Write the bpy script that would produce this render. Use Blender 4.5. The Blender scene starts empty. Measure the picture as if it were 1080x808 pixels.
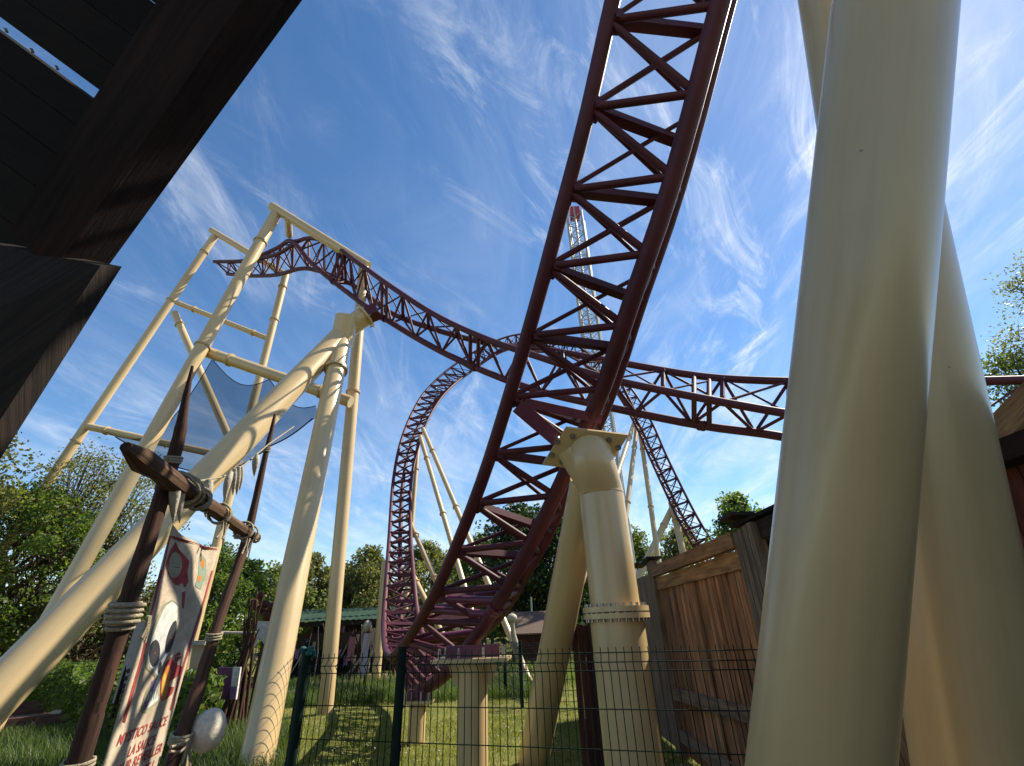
import bpy, math, random
import numpy as np
from mathutils import Vector, Matrix
random.seed(7); rng = np.random.default_rng(7)
D = bpy.data
sc = bpy.context.scene
col = sc.collection
R = math.radians

# ------------------------------------------------------------------ camera
FPX = 484.0                       # focal length in pixels of a 1080 wide frame
PITCH = math.atan2(254, FPX)
ROLL = R(2.2)
EYE = Vector((0, 0, 1.6))
fwd = Vector((0, math.cos(PITCH), math.sin(PITCH)))
u0 = Vector((0, -math.sin(PITCH), math.cos(PITCH)))
x0 = Vector((1, 0, 0))
rgt = x0 * math.cos(ROLL) - u0 * math.sin(ROLL)
upv = u0 * math.cos(ROLL) + x0 * math.sin(ROLL)
cam_d = D.cameras.new('camera'); cam = D.objects.new('camera', cam_d); col.objects.link(cam)
cam_d.sensor_width = 36; cam_d.lens = 36 * FPX / 1080; cam_d.clip_end = 3000; cam_d.clip_start = 0.02
m = Matrix.Identity(4)
for i in range(3):
    m[i][0] = rgt[i]; m[i][1] = upv[i]; m[i][2] = -fwd[i]; m[i][3] = EYE[i]
cam.matrix_world = m
sc.camera = cam

# ------------------------------------------------------------------ sky and sun
def raydir(px, py):
    return fwd + rgt * ((px - 540) / FPX) + upv * ((404 - py) / FPX)
sd = raydir(1004, -12).normalized()
SUN_EL = math.asin(sd.z); SUN_AZ = math.atan2(sd.x, sd.y)    # azimuth from +Y towards +X
sun_d = D.lights.new('sun', 'SUN'); sun = D.objects.new('sun', sun_d); col.objects.link(sun)
sun_d.energy = 5.0; sun_d.angle = R(0.5); sun_d.color = (1.0, 0.91, 0.76)
sun.rotation_mode = 'QUATERNION'; sun.rotation_quaternion = sd.to_track_quat('Z', 'Y')
sun.location = (20, 20, 60)
w = D.worlds.new('World'); sc.world = w; w.use_nodes = True
nt = w.node_tree; nt.nodes.clear()
N = lambda t, **k: (lambda n: [setattr(n, a, b) for a, b in k.items()] and n or n)(nt.nodes.new(t))
sky = N('ShaderNodeTexSky', sky_type='NISHITA', sun_disc=False, sun_elevation=SUN_EL, sun_rotation=SUN_AZ,
        altitude=300, air_density=1.0, dust_density=0.15, ozone_density=1.8)
hs = N('ShaderNodeHueSaturation'); hs.inputs['Saturation'].default_value = 1.2; hs.inputs['Value'].default_value = 1.0
nt.links.new(sky.outputs[0], hs.inputs['Color'])
tc = N('ShaderNodeTexCoord'); sep = N('ShaderNodeSeparateXYZ'); nt.links.new(tc.outputs['Generated'], sep.inputs[0])
def M_(op, a, b=None, c=None):
    n = nt.nodes.new('ShaderNodeMath'); n.operation = op
    for i, v in enumerate((a, b, c)):
        if v is None: continue
        if isinstance(v, (int, float)): n.inputs[i].default_value = v
        else: nt.links.new(v, n.inputs[i])
    return n.outputs[0]
zz = M_('ADD', M_('MAXIMUM', sep.outputs[2], 0.0), 0.16)
cx = M_('DIVIDE', sep.outputs[0], zz); cy = M_('DIVIDE', sep.outputs[1], zz)
comb = N('ShaderNodeCombineXYZ'); nt.links.new(cx, comb.inputs[0]); nt.links.new(cy, comb.inputs[1])
def mapped(rot, scale, loc=(0, 0, 0)):       # turn the streak direction onto x, then stretch
    m0 = N('ShaderNodeMapping'); m0.inputs['Rotation'].default_value = (0, 0, R(-rot)); nt.links.new(comb.outputs[0], m0.inputs[0])
    mp = N('ShaderNodeMapping'); mp.inputs['Scale'].default_value = scale; mp.inputs['Location'].default_value = loc
    nt.links.new(m0.outputs[0], mp.inputs[0]); return mp.outputs[0]
def noise(vec, scale, detail, rough, dist=0.0):
    n = N('ShaderNodeTexNoise'); n.inputs['Scale'].default_value = scale; n.inputs['Detail'].default_value = detail
    n.inputs['Roughness'].default_value = rough; n.inputs['Distortion'].default_value = dist
    nt.links.new(vec, n.inputs['Vector']); return n.outputs[0]
def ramp(v, a, b):
    mr = N('ShaderNodeMapRange', interpolation_type='SMOOTHSTEP'); mr.inputs['From Min'].default_value = a; mr.inputs['From Max'].default_value = b
    nt.links.new(v, mr.inputs['Value']); return mr.outputs[0]
streak = ramp(noise(mapped(98, (0.75, 2.6, 1)), 2.3, 12, 0.66, 0.9), 0.47, 0.83)
wisps = ramp(noise(mapped(56, (0.8, 2.6, 1), (3, 1, 0)), 3.0, 12, 0.68, 1.1), 0.47, 0.82)
patch = ramp(noise(mapped(98, (.8, 1.3, 1), (7, 2.3, 0)), 1.3, 4, 0.55, 0.5), 0.40, 0.64)
patch2 = ramp(noise(mapped(56, (.8, 1.3, 1), (1.7, 5, 0)), 1.5, 4, 0.55, 0.5), 0.42, 0.66)
low = ramp(sep.outputs[2], 0.55, 0.02)
side = ramp(sep.outputs[0], -0.45, 0.75)
cl = M_('ADD', M_('MULTIPLY', streak, patch), M_('MULTIPLY', M_('MULTIPLY', wisps, patch2), 0.9))
veil = M_('MULTIPLY', ramp(noise(mapped(80, (0.6, 1.7, 1), (2, 8, 0)), 1.6, 11, 0.68, 0.8), 0.36, 0.80), M_('ADD', M_('MULTIPLY', low, 0.46), M_('ADD', M_('MULTIPLY', side, 0.20), 0.06)))
cl = M_('MINIMUM', M_('MULTIPLY', M_('ADD', M_('MULTIPLY', cl, M_('ADD', M_('MULTIPLY', side, 0.58), 0.40)), veil), 1.2), 0.92)
mix = N('ShaderNodeMixRGB'); nt.links.new(cl, mix.inputs[0]); nt.links.new(hs.outputs[0], mix.inputs[1])
mix.inputs[2].default_value = (6.0, 6.3, 6.7, 1)
bg = N('ShaderNodeBackground'); bg.inputs[1].default_value = 0.094
nt.links.new(mix.outputs[0], bg.inputs[0])
wo = N('ShaderNodeOutputWorld'); nt.links.new(bg.outputs[0], wo.inputs[0])
sc.view_settings.view_transform = 'Standard'; sc.view_settings.look = 'None'
sc.view_settings.exposure = 0.95; sc.view_settings.gamma = 1.0; sc.view_settings.use_curve_mapping = False

# ------------------------------------------------------------------ materials
def mat(name, base, rough=0.6, var=0.15, scale=6.0, spec=0.5, metal=0.0, coat=0.0, bump=0.0, bscale=60, transl=0.0, alt=None, coords='Object', sub=None):
    mt = D.materials.new(name); mt.use_nodes = True; t = mt.node_tree; b = t.nodes['Principled BSDF']
    b.inputs['Roughness'].default_value = rough; b.inputs['Specular IOR Level'].default_value = spec
    b.inputs['Metallic'].default_value = metal; b.inputs['Coat Weight'].default_value = coat; b.inputs['Coat Roughness'].default_value = 0.12
    tcn = t.nodes.new('ShaderNodeTexCoord'); n1 = t.nodes.new('ShaderNodeTexNoise')
    n1.inputs['Scale'].default_value = scale; n1.inputs['Detail'].default_value = 6; n1.inputs['Roughness'].default_value = 0.65
    t.links.new(tcn.outputs[coords], n1.inputs['Vector'])
    cr = t.nodes.new('ShaderNodeValToRGB'); cr.color_ramp.elements[0].position = 0.3; cr.color_ramp.elements[1].position = 0.7
    a = alt if alt else tuple(c * (1 - var) for c in base)
    cr.color_ramp.elements[0].color = (*a, 1); cr.color_ramp.elements[1].color = (*[min(1, c * (1 + var * .5)) for c in base], 1)
    t.links.new(n1.outputs[0], cr.inputs[0]); t.links.new(cr.outputs[0], b.inputs['Base Color'])
    if bump:
        n2 = t.nodes.new('ShaderNodeTexNoise'); n2.inputs['Scale'].default_value = bscale; n2.inputs['Detail'].default_value = 4
        t.links.new(tcn.outputs[coords], n2.inputs['Vector'])
        bp = t.nodes.new('ShaderNodeBump'); bp.inputs['Strength'].default_value = bump; bp.inputs['Distance'].default_value = 0.01
        t.links.new(n2.outputs[0], bp.inputs['Height']); t.links.new(bp.outputs[0], b.inputs['Normal'])
    return mt

def wood_mat(name, c1, c2, rough=0.8, boardvar=0.5, bump=0.5, grain=1.0):
    """wood with the grain running along the UV v axis (metres); per board tone from a big integer u offset"""
    mt = D.materials.new(name); mt.use_nodes = True; t = mt.node_tree; b = t.nodes['Principled BSDF']
    b.inputs['Roughness'].default_value = rough; b.inputs['Specular IOR Level'].default_value = 0.25
    L = t.links.new
    uv = t.nodes.new('ShaderNodeUVMap'); uv.uv_map = 'UVMap'
    mp = t.nodes.new('ShaderNodeMapping'); mp.inputs['Scale'].default_value = (42 * grain, 1.6 * grain, 1); L(uv.outputs[0], mp.inputs[0])
    n1 = t.nodes.new('ShaderNodeTexNoise'); n1.inputs['Scale'].default_value = 1; n1.inputs['Detail'].default_value = 7; n1.inputs['Roughness'].default_value = 0.7; n1.inputs['Distortion'].default_value = 0.5
    L(mp.outputs[0], n1.inputs['Vector'])
    cr = t.nodes.new('ShaderNodeValToRGB'); cr.color_ramp.elements[0].position = 0.33; cr.color_ramp.elements[1].position = 0.68
    cr.color_ramp.elements[0].color = (*c2, 1); cr.color_ramp.elements[1].color = (*c1, 1); L(n1.outputs[0], cr.inputs[0])
    sx = t.nodes.new('ShaderNodeSeparateXYZ'); L(uv.outputs[0], sx.inputs[0])
    fl = t.nodes.new('ShaderNodeMath'); fl.operation = 'MULTIPLY'; fl.inputs[1].default_value = 0.1; L(sx.outputs[0], fl.inputs[0])
    f2 = t.nodes.new('ShaderNodeMath'); f2.operation = 'FLOOR'; L(fl.outputs[0], f2.inputs[0])
    wn = t.nodes.new('ShaderNodeTexWhiteNoise'); wn.noise_dimensions = '1D'; L(f2.outputs[0], wn.inputs['W'])
    mr = t.nodes.new('ShaderNodeMapRange'); mr.inputs['To Min'].default_value = 1 - boardvar; mr.inputs['To Max'].default_value = 1 + boardvar * .6
    L(wn.outputs[0], mr.inputs['Value'])
    mx = t.nodes.new('ShaderNodeVectorMath'); mx.operation = 'SCALE'; L(cr.outputs[0], mx.inputs[0]); L(mr.outputs[0], mx.inputs['Scale'])
    # knots / big stains
    n3 = t.nodes.new('ShaderNodeTexNoise'); n3.inputs['Scale'].default_value = 1; n3.inputs['Detail'].default_value = 3
    mp3 = t.nodes.new('ShaderNodeMapping'); mp3.inputs['Scale'].default_value = (9, 2.2, 1); L(uv.outputs[0], mp3.inputs[0]); L(mp3.outputs[0], n3.inputs['Vector'])
    mr3 = t.nodes.new('ShaderNodeMapRange'); mr3.inputs['From Min'].default_value = .35; mr3.inputs['From Max'].default_value = .65; mr3.inputs['To Min'].default_value = .6; mr3.inputs['To Max'].default_value = 1.15
    L(n3.outputs[0], mr3.inputs['Value'])
    mx2 = t.nodes.new('ShaderNodeVectorMath'); mx2.operation = 'SCALE'; L(mx.outputs[0], mx2.inputs[0]); L(mr3.outputs[0], mx2.inputs['Scale'])
    L(mx2.outputs[0], b.inputs['Base Color'])
    bp = t.nodes.new('ShaderNodeBump'); bp.inputs['Strength'].default_value = bump; bp.inputs['Distance'].default_value = 0.006
    L(n1.outputs[0], bp.inputs['Height']); L(bp.outputs[0], b.inputs['Normal'])
    return mt

def cream_mat():
    mt = D.materials.new('cream_paint'); mt.use_nodes = True; t = mt.node_tree; b = t.nodes['Principled BSDF']; L = t.links.new
    b.inputs['Roughness'].default_value = 0.33; b.inputs['Specular IOR Level'].default_value = 0.5
    b.inputs['Coat Weight'].default_value = 0.3; b.inputs['Coat Roughness'].default_value = 0.16
    uv = t.nodes.new('ShaderNodeUVMap'); uv.uv_map = 'UVMap'; tcn = t.nodes.new('ShaderNodeTexCoord')
    # run marks down the tube (dirt), long and faint
    mp = t.nodes.new('ShaderNodeMapping'); mp.inputs['Scale'].default_value = (11, 0.5, 1); L(uv.outputs[0], mp.inputs[0])
    n1 = t.nodes.new('ShaderNodeTexNoise'); n1.inputs['Scale'].default_value = 1; n1.inputs['Detail'].default_value = 6; n1.inputs['Roughness'].default_value = .7; L(mp.outputs[0], n1.inputs['Vector'])
    cr = t.nodes.new('ShaderNodeValToRGB'); cr.color_ramp.elements[0].position = .28; cr.color_ramp.elements[1].position = .55
    cr.color_ramp.elements[0].color = (.485, .35, .172, 1); cr.color_ramp.elements[1].color = (.53, .388, .193, 1); L(n1.outputs[0], cr.inputs[0])
    n2 = t.nodes.new('ShaderNodeTexNoise'); n2.inputs['Scale'].default_value = 1.1; n2.inputs['Detail'].default_value = 5; L(tcn.outputs['Object'], n2.inputs['Vector'])
    mr = t.nodes.new('ShaderNodeMapRange'); mr.inputs['From Min'].default_value = .3; mr.inputs['From Max'].default_value = .7; mr.inputs['To Min'].default_value = .9; mr.inputs['To Max'].default_value = 1.05; L(n2.outputs[0], mr.inputs['Value'])
    sc_ = t.nodes.new('ShaderNodeVectorMath'); sc_.operation = 'SCALE'; L(cr.outputs[0], sc_.inputs[0]); L(mr.outputs[0], sc_.inputs['Scale'])
    # sparse specks of dirt
    n4 = t.nodes.new('ShaderNodeTexVoronoi'); n4.inputs['Scale'].default_value = 5.0; L(tcn.outputs['Object'], n4.inputs['Vector'])
    lt = t.nodes.new('ShaderNodeMapRange'); lt.inputs['From Min'].default_value = .018; lt.inputs['From Max'].default_value = .04; lt.inputs['To Min'].default_value = .45; L(n4.outputs['Distance'], lt.inputs['Value'])
    s2 = t.nodes.new('ShaderNodeVectorMath'); s2.operation = 'SCALE'; L(sc_.outputs[0], s2.inputs[0]); L(lt.outputs[0], s2.inputs['Scale'])
    L(s2.outputs[0], b.inputs['Base Color'])
    n5 = t.nodes.new('ShaderNodeTexNoise'); n5.inputs['Scale'].default_value = 260; L(tcn.outputs['Object'], n5.inputs['Vector'])
    bp = t.nodes.new('ShaderNodeBump'); bp.inputs['Strength'].default_value = .10; bp.inputs['Distance'].default_value = .0006; L(n5.outputs[0], bp.inputs['Height'])
    mpb = t.nodes.new('ShaderNodeMapping'); mpb.inputs['Scale'].default_value = (5, .8, 1); L(uv.outputs[0], mpb.inputs[0])
    n6 = t.nodes.new('ShaderNodeTexNoise'); n6.inputs['Scale'].default_value = 1; L(mpb.outputs[0], n6.inputs['Vector'])
    bp2 = t.nodes.new('ShaderNodeBump'); bp2.inputs['Strength'].default_value = .25; bp2.inputs['Distance'].default_value = .004; L(n6.outputs[0], bp2.inputs['Height']); L(bp.outputs[0], bp2.inputs['Normal'])
    L(bp.outputs[0], b.inputs['Normal'])
    return mt

def leaf_mat(name, c1, c2, trans=0.35):
    mt = D.materials.new(name); mt.use_nodes = True; t = mt.node_tree; t.nodes.clear(); L = t.links.new
    at = t.nodes.new('ShaderNodeAttribute'); at.attribute_name = 'tone'
    cr = t.nodes.new('ShaderNodeValToRGB'); cr.color_ramp.elements[0].color = (*c1, 1); cr.color_ramp.elements[1].color = (*c2, 1); L(at.outputs['Fac'], cr.inputs[0])
    b = t.nodes.new('ShaderNodeBsdfPrincipled'); b.inputs['Roughness'].default_value = .5; b.inputs['Specular IOR Level'].default_value = .3; L(cr.outputs[0], b.inputs['Base Color'])
    tr = t.nodes.new('ShaderNodeBsdfTranslucent'); sc_ = t.nodes.new('ShaderNodeVectorMath'); sc_.operation = 'MULTIPLY'; sc_.inputs[1].default_value = (1.5, 1.6, .6); L(cr.outputs[0], sc_.inputs[0]); L(sc_.outputs[0], tr.inputs[0])
    mx = t.nodes.new('ShaderNodeMixShader'); mx.inputs[0].default_value = trans; L(b.outputs[0], mx.inputs[1]); L(tr.outputs[0], mx.inputs[2])
    o = t.nodes.new('ShaderNodeOutputMaterial'); L(mx.outputs[0], o.inputs[0]); return mt

MT = {}
MT['cream'] = cream_mat()
MT['maroon'] = mat('maroon_paint', (0.078, 0.016, 0.026), .58, .35, 2.2, .32, coat=.0, bump=.12)
MT['plum'] = mat('plum_paint', (0.122, 0.0228, 0.0532), .45, .25, 3.0, .5, bump=.05)
MT['steel'] = mat('galvanised_steel', (0.342, 0.342, 0.327), .38, .2, 30, metal=.85)
MT['white_steel'] = mat('white_painted_steel', (0.319, 0.334, 0.334), .5, .15, 2)
MT['red'] = mat('red_paint', (0.342, 0.0304, 0.0304), .5)
MT['old_wood'] = wood_mat('weathered_dark_wood', (0.114, 0.0532, 0.0319), (0.0167, 0.00912, 0.00684), .85, .2, 1.0)
MT['log_wood'] = wood_mat('split_log_wood', (0.167, 0.0912, 0.0456), (0.0342, 0.0182, 0.0106), .88, .1, 1.0)
MT['board'] = wood_mat('weathered_boards', (.48, .255, .125), (.14, .072, .040), .85, .55, .7)
MT['grey_board'] = wood_mat('greyed_timber', (0.258, 0.198, 0.137), (0.106, 0.076, 0.0532), .85, .25, .7)
MT['beam_wood'] = wood_mat('brown_beam_timber', (.38, .23, .10), (.14, .075, .035), .8, .2, .7)
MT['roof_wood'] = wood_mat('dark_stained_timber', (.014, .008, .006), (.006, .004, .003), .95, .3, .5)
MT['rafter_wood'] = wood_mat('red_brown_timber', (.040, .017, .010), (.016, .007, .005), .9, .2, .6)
MT['post_wood'] = wood_mat('umber_timber', (0.0456, 0.0304, 0.0213), (0.0152, 0.00988, 0.0076), .85, .3, .7)
MT['rope'] = mat('hemp_rope', (0.35, 0.289, 0.19), .9, .4, 60, bump=.8, bscale=220)
MT['raffia'] = wood_mat('raffia', (0.418, 0.334, 0.167), (0.167, 0.122, 0.0532), .9, .2, 1.0, 2.0)
MT['bone'] = mat('aged_bone', (0.38, 0.334, 0.251), .7, .45, 14, bump=.5, bscale=60)
MT['stone'] = mat('mottled_pale_stone', (.60, .54, .44), .9, .3, 26, spec=.2, bump=.35, bscale=120)
MT['green_metal'] = mat('dark_green_coated_metal', (0.00228, 0.0137, 0.00988), .65, .2, 8, .15)
MT['teal_cloth'] = mat('teal_cloth', (0.0152, 0.0988, 0.0836), .9, .5, 40)
MT['canvas'] = mat('aged_canvas', (0.456, 0.38, 0.274), .9, .3, 7, bump=.6, bscale=26, alt=(0.289, 0.217, 0.148))
MT['ink_red'] = mat('faded_red_ink', (0.304, 0.0342, 0.0342), .9, .5, 22)
MT['ink_white'] = mat('chalk_white_ink', (0.502, 0.502, 0.456), .9, .35, 14)
MT['ink_grey'] = mat('olive_grey_ink', (0.258, 0.243, 0.152), .85, .3, 30)
MT['ink_black'] = mat('black_ink', (0.0167, 0.0167, 0.0198), .8, .2, 30)
MT['ink_orange'] = mat('orange_ink', (0.471, 0.152, 0.0228), .85, .2, 30)
MT['ink_yellow'] = mat('yellow_ink', (0.532, 0.319, 0.0456), .85, .2, 30)
MT['ink_purple'] = mat('purple_ink', (0.182, 0.0912, 0.205), .85, .3, 30)
MT['ink_green'] = mat('pale_green_ink', (0.19, 0.258, 0.182), .85, .3, 30)
MT['beige'] = mat('beige_panel_paint', (0.426, 0.319, 0.22), .8, .12, 6)
MT['pale'] = mat('pale_lilac_board', (0.38, 0.342, 0.35), .8, .2, 20)
MT['purple'] = mat('purple_lacquer', (0.076, 0.0137, 0.076), .4, .3, 8)
MT['pink'] = mat('pink_cloth', (0.319, 0.122, 0.129), .9, .3, 12)
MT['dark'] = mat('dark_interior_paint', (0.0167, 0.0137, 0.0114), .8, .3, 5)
MT['green_roof'] = mat('green_sheet_roof', (.028, .055, .036), .95, .4, 3, spec=.1)
MT['shingle'] = mat('brown_shingle', (0.122, 0.0798, 0.057), .9, .6, 18, bump=.8, bscale=12)
MT['barn'] = wood_mat('barn_red_boards', (0.0988, 0.0342, 0.0243), (0.0418, 0.0152, 0.0122), .85, .3, .5)
MT['bark'] = mat('bark', (0.0988, 0.0722, 0.0456), .95, .5, 14, bump=1.0, bscale=30)
MT['concrete'] = mat('concrete', (0.319, 0.296, 0.258), .9, .2, 12, bump=.4)
MT['bounce_cut'] = mat('dark_bounce_cut', (0.0456, 0.0365, 0.0274), .9, .3, 20, bump=.6, bscale=200)  # dark brown for the unseen ground that limits bounce light
MT['path'] = mat('brown_gravel', (0.198, 0.129, 0.0912), .95, .25, 30, bump=.6, bscale=140)
MT['sleeper'] = wood_mat('reddish_sleeper', (0.16, 0.0798, 0.0608), (0.076, 0.038, 0.0304), .9, .25, .6)
MT['leaf_a'] = leaf_mat('fresh_green_leaf', (0.03753, 0.0697, 0.01509), (0.1513, 0.2074, 0.0488), .5)
MT['leaf_b'] = leaf_mat('olive_leaf', (0.0836, 0.0988, 0.0342), (0.205, 0.205, 0.0912), .45)
MT['leaf_c'] = leaf_mat('deep_green_leaf', (0.0153, 0.03123, 0.00963), (0.04698, 0.07541, 0.0214), .3)
MT['leaf_d'] = leaf_mat('copper_leaf', (0.0266, 0.00912, 0.00912), (0.076, 0.0304, 0.0228), .25)
MT['leaf_e'] = leaf_mat('yellow_green_leaf', (0.06621, 0.09464, 0.02642), (0.1559, 0.179, 0.05951), .45)
MT['grass'] = leaf_mat('tall_grass_blade', (0.0306, 0.05618, 0.01354), (0.1122, 0.1578, 0.04413), .45)
MT['lawn'] = leaf_mat('mown_grass_blade', (0.106, 0.129, 0.0266), (0.274, 0.281, 0.076), .4)
MT['daisy'] = mat('daisy_white', (0.57, 0.562, 0.471), .8, .05)

def ground_mat():
    mt = D.materials.new('ground_soil_and_grass'); mt.use_nodes = True; t = mt.node_tree; b = t.nodes['Principled BSDF']; L = t.links.new
    b.inputs['Roughness'].default_value = .95; b.inputs['Specular IOR Level'].default_value = .1
    tcn = t.nodes.new('ShaderNodeTexCoord'); n1 = t.nodes.new('ShaderNodeTexNoise'); n1.inputs['Scale'].default_value = .9; n1.inputs['Detail'].default_value = 9; n1.inputs['Roughness'].default_value = .7
    L(tcn.outputs['Object'], n1.inputs['Vector'])
    cr = t.nodes.new('ShaderNodeValToRGB'); e = cr.color_ramp.elements; e[0].position = .35; e[0].color = (.08, .085, .022, 1); e[1].position = .62; e[1].color = (.19, .175, .06, 1)
    x = e.new(.5); x.color = (.135, .14, .037, 1); L(n1.outputs[0], cr.inputs[0]); L(cr.outputs[0], b.inputs['Base Color'])
    n2 = t.nodes.new('ShaderNodeTexNoise'); n2.inputs['Scale'].default_value = 45; n2.inputs['Detail'].default_value = 5; L(tcn.outputs['Object'], n2.inputs['Vector'])
    bp = t.nodes.new('ShaderNodeBump'); bp.inputs['Strength'].default_value = .9; bp.inputs['Distance'].default_value = .03; L(n2.outputs[0], bp.inputs['Height']); L(bp.outputs[0], b.inputs['Normal'])
    return mt
MT['ground'] = ground_mat()

def net_mat():
    mt = D.materials.new('blue_shade_netting'); mt.use_nodes = True; t = mt.node_tree; t.nodes.clear(); L = t.links.new
    b = t.nodes.new('ShaderNodeBsdfDiffuse'); b.inputs[0].default_value = (.006, .014, .045, 1)
    tr = t.nodes.new('ShaderNodeBsdfTransparent'); mx = t.nodes.new('ShaderNodeMixShader')
    uv = t.nodes.new('ShaderNodeUVMap'); uv.uv_map = 'UVMap'; n = t.nodes.new('ShaderNodeTexNoise'); n.inputs['Scale'].default_value = .8; L(uv.outputs[0], n.inputs['Vector'])
    mr = t.nodes.new('ShaderNodeMapRange'); mr.inputs['To Min'].default_value = .46; mr.inputs['To Max'].default_value = .66; L(n.outputs[0], mr.inputs['Value'])
    L(mr.outputs[0], mx.inputs[0]); L(tr.outputs[0], mx.inputs[1]); L(b.outputs[0], mx.inputs[2])
    o = t.nodes.new('ShaderNodeOutputMaterial'); L(mx.outputs[0], o.inputs[0]); return mt
MT['net'] = net_mat()

# ------------------------------------------------------------------ helpers
def Q(px, py, s):                 # survey helper: sighted direction and distance along the view axis -> world point
    return EYE + raydir(px, py) * s
def on_plane(px, py, P, n):
    d = raydir(px, py); t = (P - EYE).dot(n) / d.dot(n); return EYE + d * t
def ground_at(px, py, z=0.0):
    return on_plane(px, py, Vector((0, 0, z)), Vector((0, 0, 1)))
def V(*a): return Vector(a)

def frame(d, up=None):
    d = d.normalized(); up = up or V(0, 0, 1)
    if abs(d.dot(up)) > .97: up = V(0, 1, 0)
    a = d.cross(up).normalized(); return a, a.cross(d).normalized()

class MB:
    def __init__(s): s.v = []; s.f = []; s.uv = []; s.sm = []; s.mi = []; s.m = 0
    def face(s, idx, uvs, smooth=False):
        s.f.append(idx); s.uv.extend(uvs); s.sm.append(smooth); s.mi.append(s.m)
    def pipe(s, pts, rad, n=12, caps=True, smooth=True, up=None):
        pts = [Vector(p) for p in pts]
        if not hasattr(rad, '__len__'): rad = [rad] * len(pts)
        base = len(s.v); off = random.randint(0, 400) * 10.0; ln = 0; k = len(pts)
        a = None; lens = []
        for i, p in enumerate(pts):
            if i == 0: t = pts[1] - p
            elif i == k - 1: t = p - pts[i - 1]
            else: t = (pts[i + 1] - p).normalized() + (p - pts[i - 1]).normalized()
            t = t.normalized()
            if a is None: a, b = frame(t, up)
            else:
                a = (a - t * a.dot(t)).normalized()
            b = a.cross(t).normalized()
            if i: ln += (p - pts[i - 1]).length
            lens.append(ln)
            for j in range(n):
                an = 2 * math.pi * j / n
                s.v.append(p + a * (math.cos(an) * rad[i]) + b * (math.sin(an) * rad[i]))
        for i in range(k - 1):
            c = 2 * math.pi * max(rad[i], rad[i + 1])
            for j in range(n):
                j2 = (j + 1) % n
                q = (base + i * n + j, base + (i + 1) * n + j, base + (i + 1) * n + j2, base + i * n + j2)
                u1 = off + c * j / n; u2 = off + c * (j + 1) / n
                s.face(q, [(u1, lens[i]), (u1, lens[i + 1]), (u2, lens[i + 1]), (u2, lens[i])], smooth)
        if caps:
            b2 = len(s.v); s.v += [s.v[base + j].copy() for j in range(n)] + [s.v[base + (k - 1) * n + j].copy() for j in range(n)]
            s.face(tuple(b2 + j for j in range(n)), [(off + math.cos(6.283 * j / n) * .05, math.sin(6.283 * j / n) * .05) for j in range(n)])
            s.face(tuple(b2 + n + j for j in reversed(range(n))), [(off + math.cos(6.283 * j / n) * .05, math.sin(6.283 * j / n) * .05) for j in range(n)])
        return s
    def hexa(s, c):               # 8 corners: bottom 0-3, top 4-7 (grain along 0->1 edge direction assumed longest)
        base = len(s.v); s.v += [Vector(p) for p in c]; off = random.randint(0, 400) * 10.0
        e = [(c[1] - c[0]).length, (c[3] - c[0]).length, (c[4] - c[0]).length]
        long_ = max(range(3), key=lambda i: e[i])
        ax = [(c[1] - c[0]).normalized(), (c[3] - c[0]).normalized(), (c[4] - c[0]).normalized()]
        for q in ((0, 3, 2, 1), (4, 5, 6, 7), (0, 1, 5, 4), (1, 2, 6, 5), (2, 3, 7, 6), (3, 0, 4, 7)):
            pts = [Vector(c[i]) - Vector(c[0]) for i in q]
            oth = [i for i in range(3) if i != long_]
            s.face(tuple(base + i for i in q), [(off + 3 + p.dot(ax[oth[0]]) + p.dot(ax[oth[1]]), p.dot(ax[long_])) for p in pts])
        return s
    def bar(s, p0, p1, w, h, up=None, taper=1.0):
        p0 = Vector(p0); p1 = Vector(p1); a, b = frame(p1 - p0, up)
        w2, h2 = w * taper, h * taper
        c = [p0 - a * w / 2 - b * h / 2, p1 - a * w2 / 2 - b * h2 / 2, p1 + a * w2 / 2 - b * h2 / 2, p0 + a * w / 2 - b * h / 2,
             p0 - a * w / 2 + b * h / 2, p1 - a * w2 / 2 + b * h2 / 2, p1 + a * w2 / 2 + b * h2 / 2, p0 + a * w / 2 + b * h / 2]
        return s.hexa(c)
    def box(s, lo, hi):
        x0, y0, z0 = lo; x1, y1, z1 = hi
        return s.hexa([V(x0, y0, z0), V(x1, y0, z0), V(x1, y1, z0), V(x0, y1, z0), V(x0, y0, z1), V(x1, y0, z1), V(x1, y1, z1), V(x0, y1, z1)])
    def slab(s, quad, t):         # thicken a planar quad along t
        q = [Vector(p) for p in quad]; return s.hexa(q + [p + t for p in q])
    def poly(s, pts, t):          # thin prism from planar outline
        base = len(s.v); n = len(pts); s.v += [Vector(p) for p in pts] + [Vector(p) + t for p in pts]
        s.face(tuple(base + i for i in range(n)), [(p[0] + p[1], p[2]) for p in pts])
        s.face(tuple(base + n + i for i in reversed(range(n))), [(p[0] + p[1], p[2]) for p in reversed(pts)])
        for i in range(n):
            j = (i + 1) % n
            s.face((base + i, base + n + i, base + n + j, base + j), [(0, 0), (0, .01), (.01, .01), (.01, 0)])
        return s
    def grid(s, P, uvs, smooth=True):
        base = len(s.v); nr = len(P); nc = len(P[0])
        for r in P: s.v += [Vector(p) for p in r]
        for i in range(nr - 1):
            for j in range(nc - 1):
                q = (base + i * nc + j, base + i * nc + j + 1, base + (i + 1) * nc + j + 1, base + (i + 1) * nc + j)
                s.face(q, [uvs[i][j], uvs[i][j + 1], uvs[i + 1][j + 1], uvs[i + 1][j]], smooth)
        return s
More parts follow.
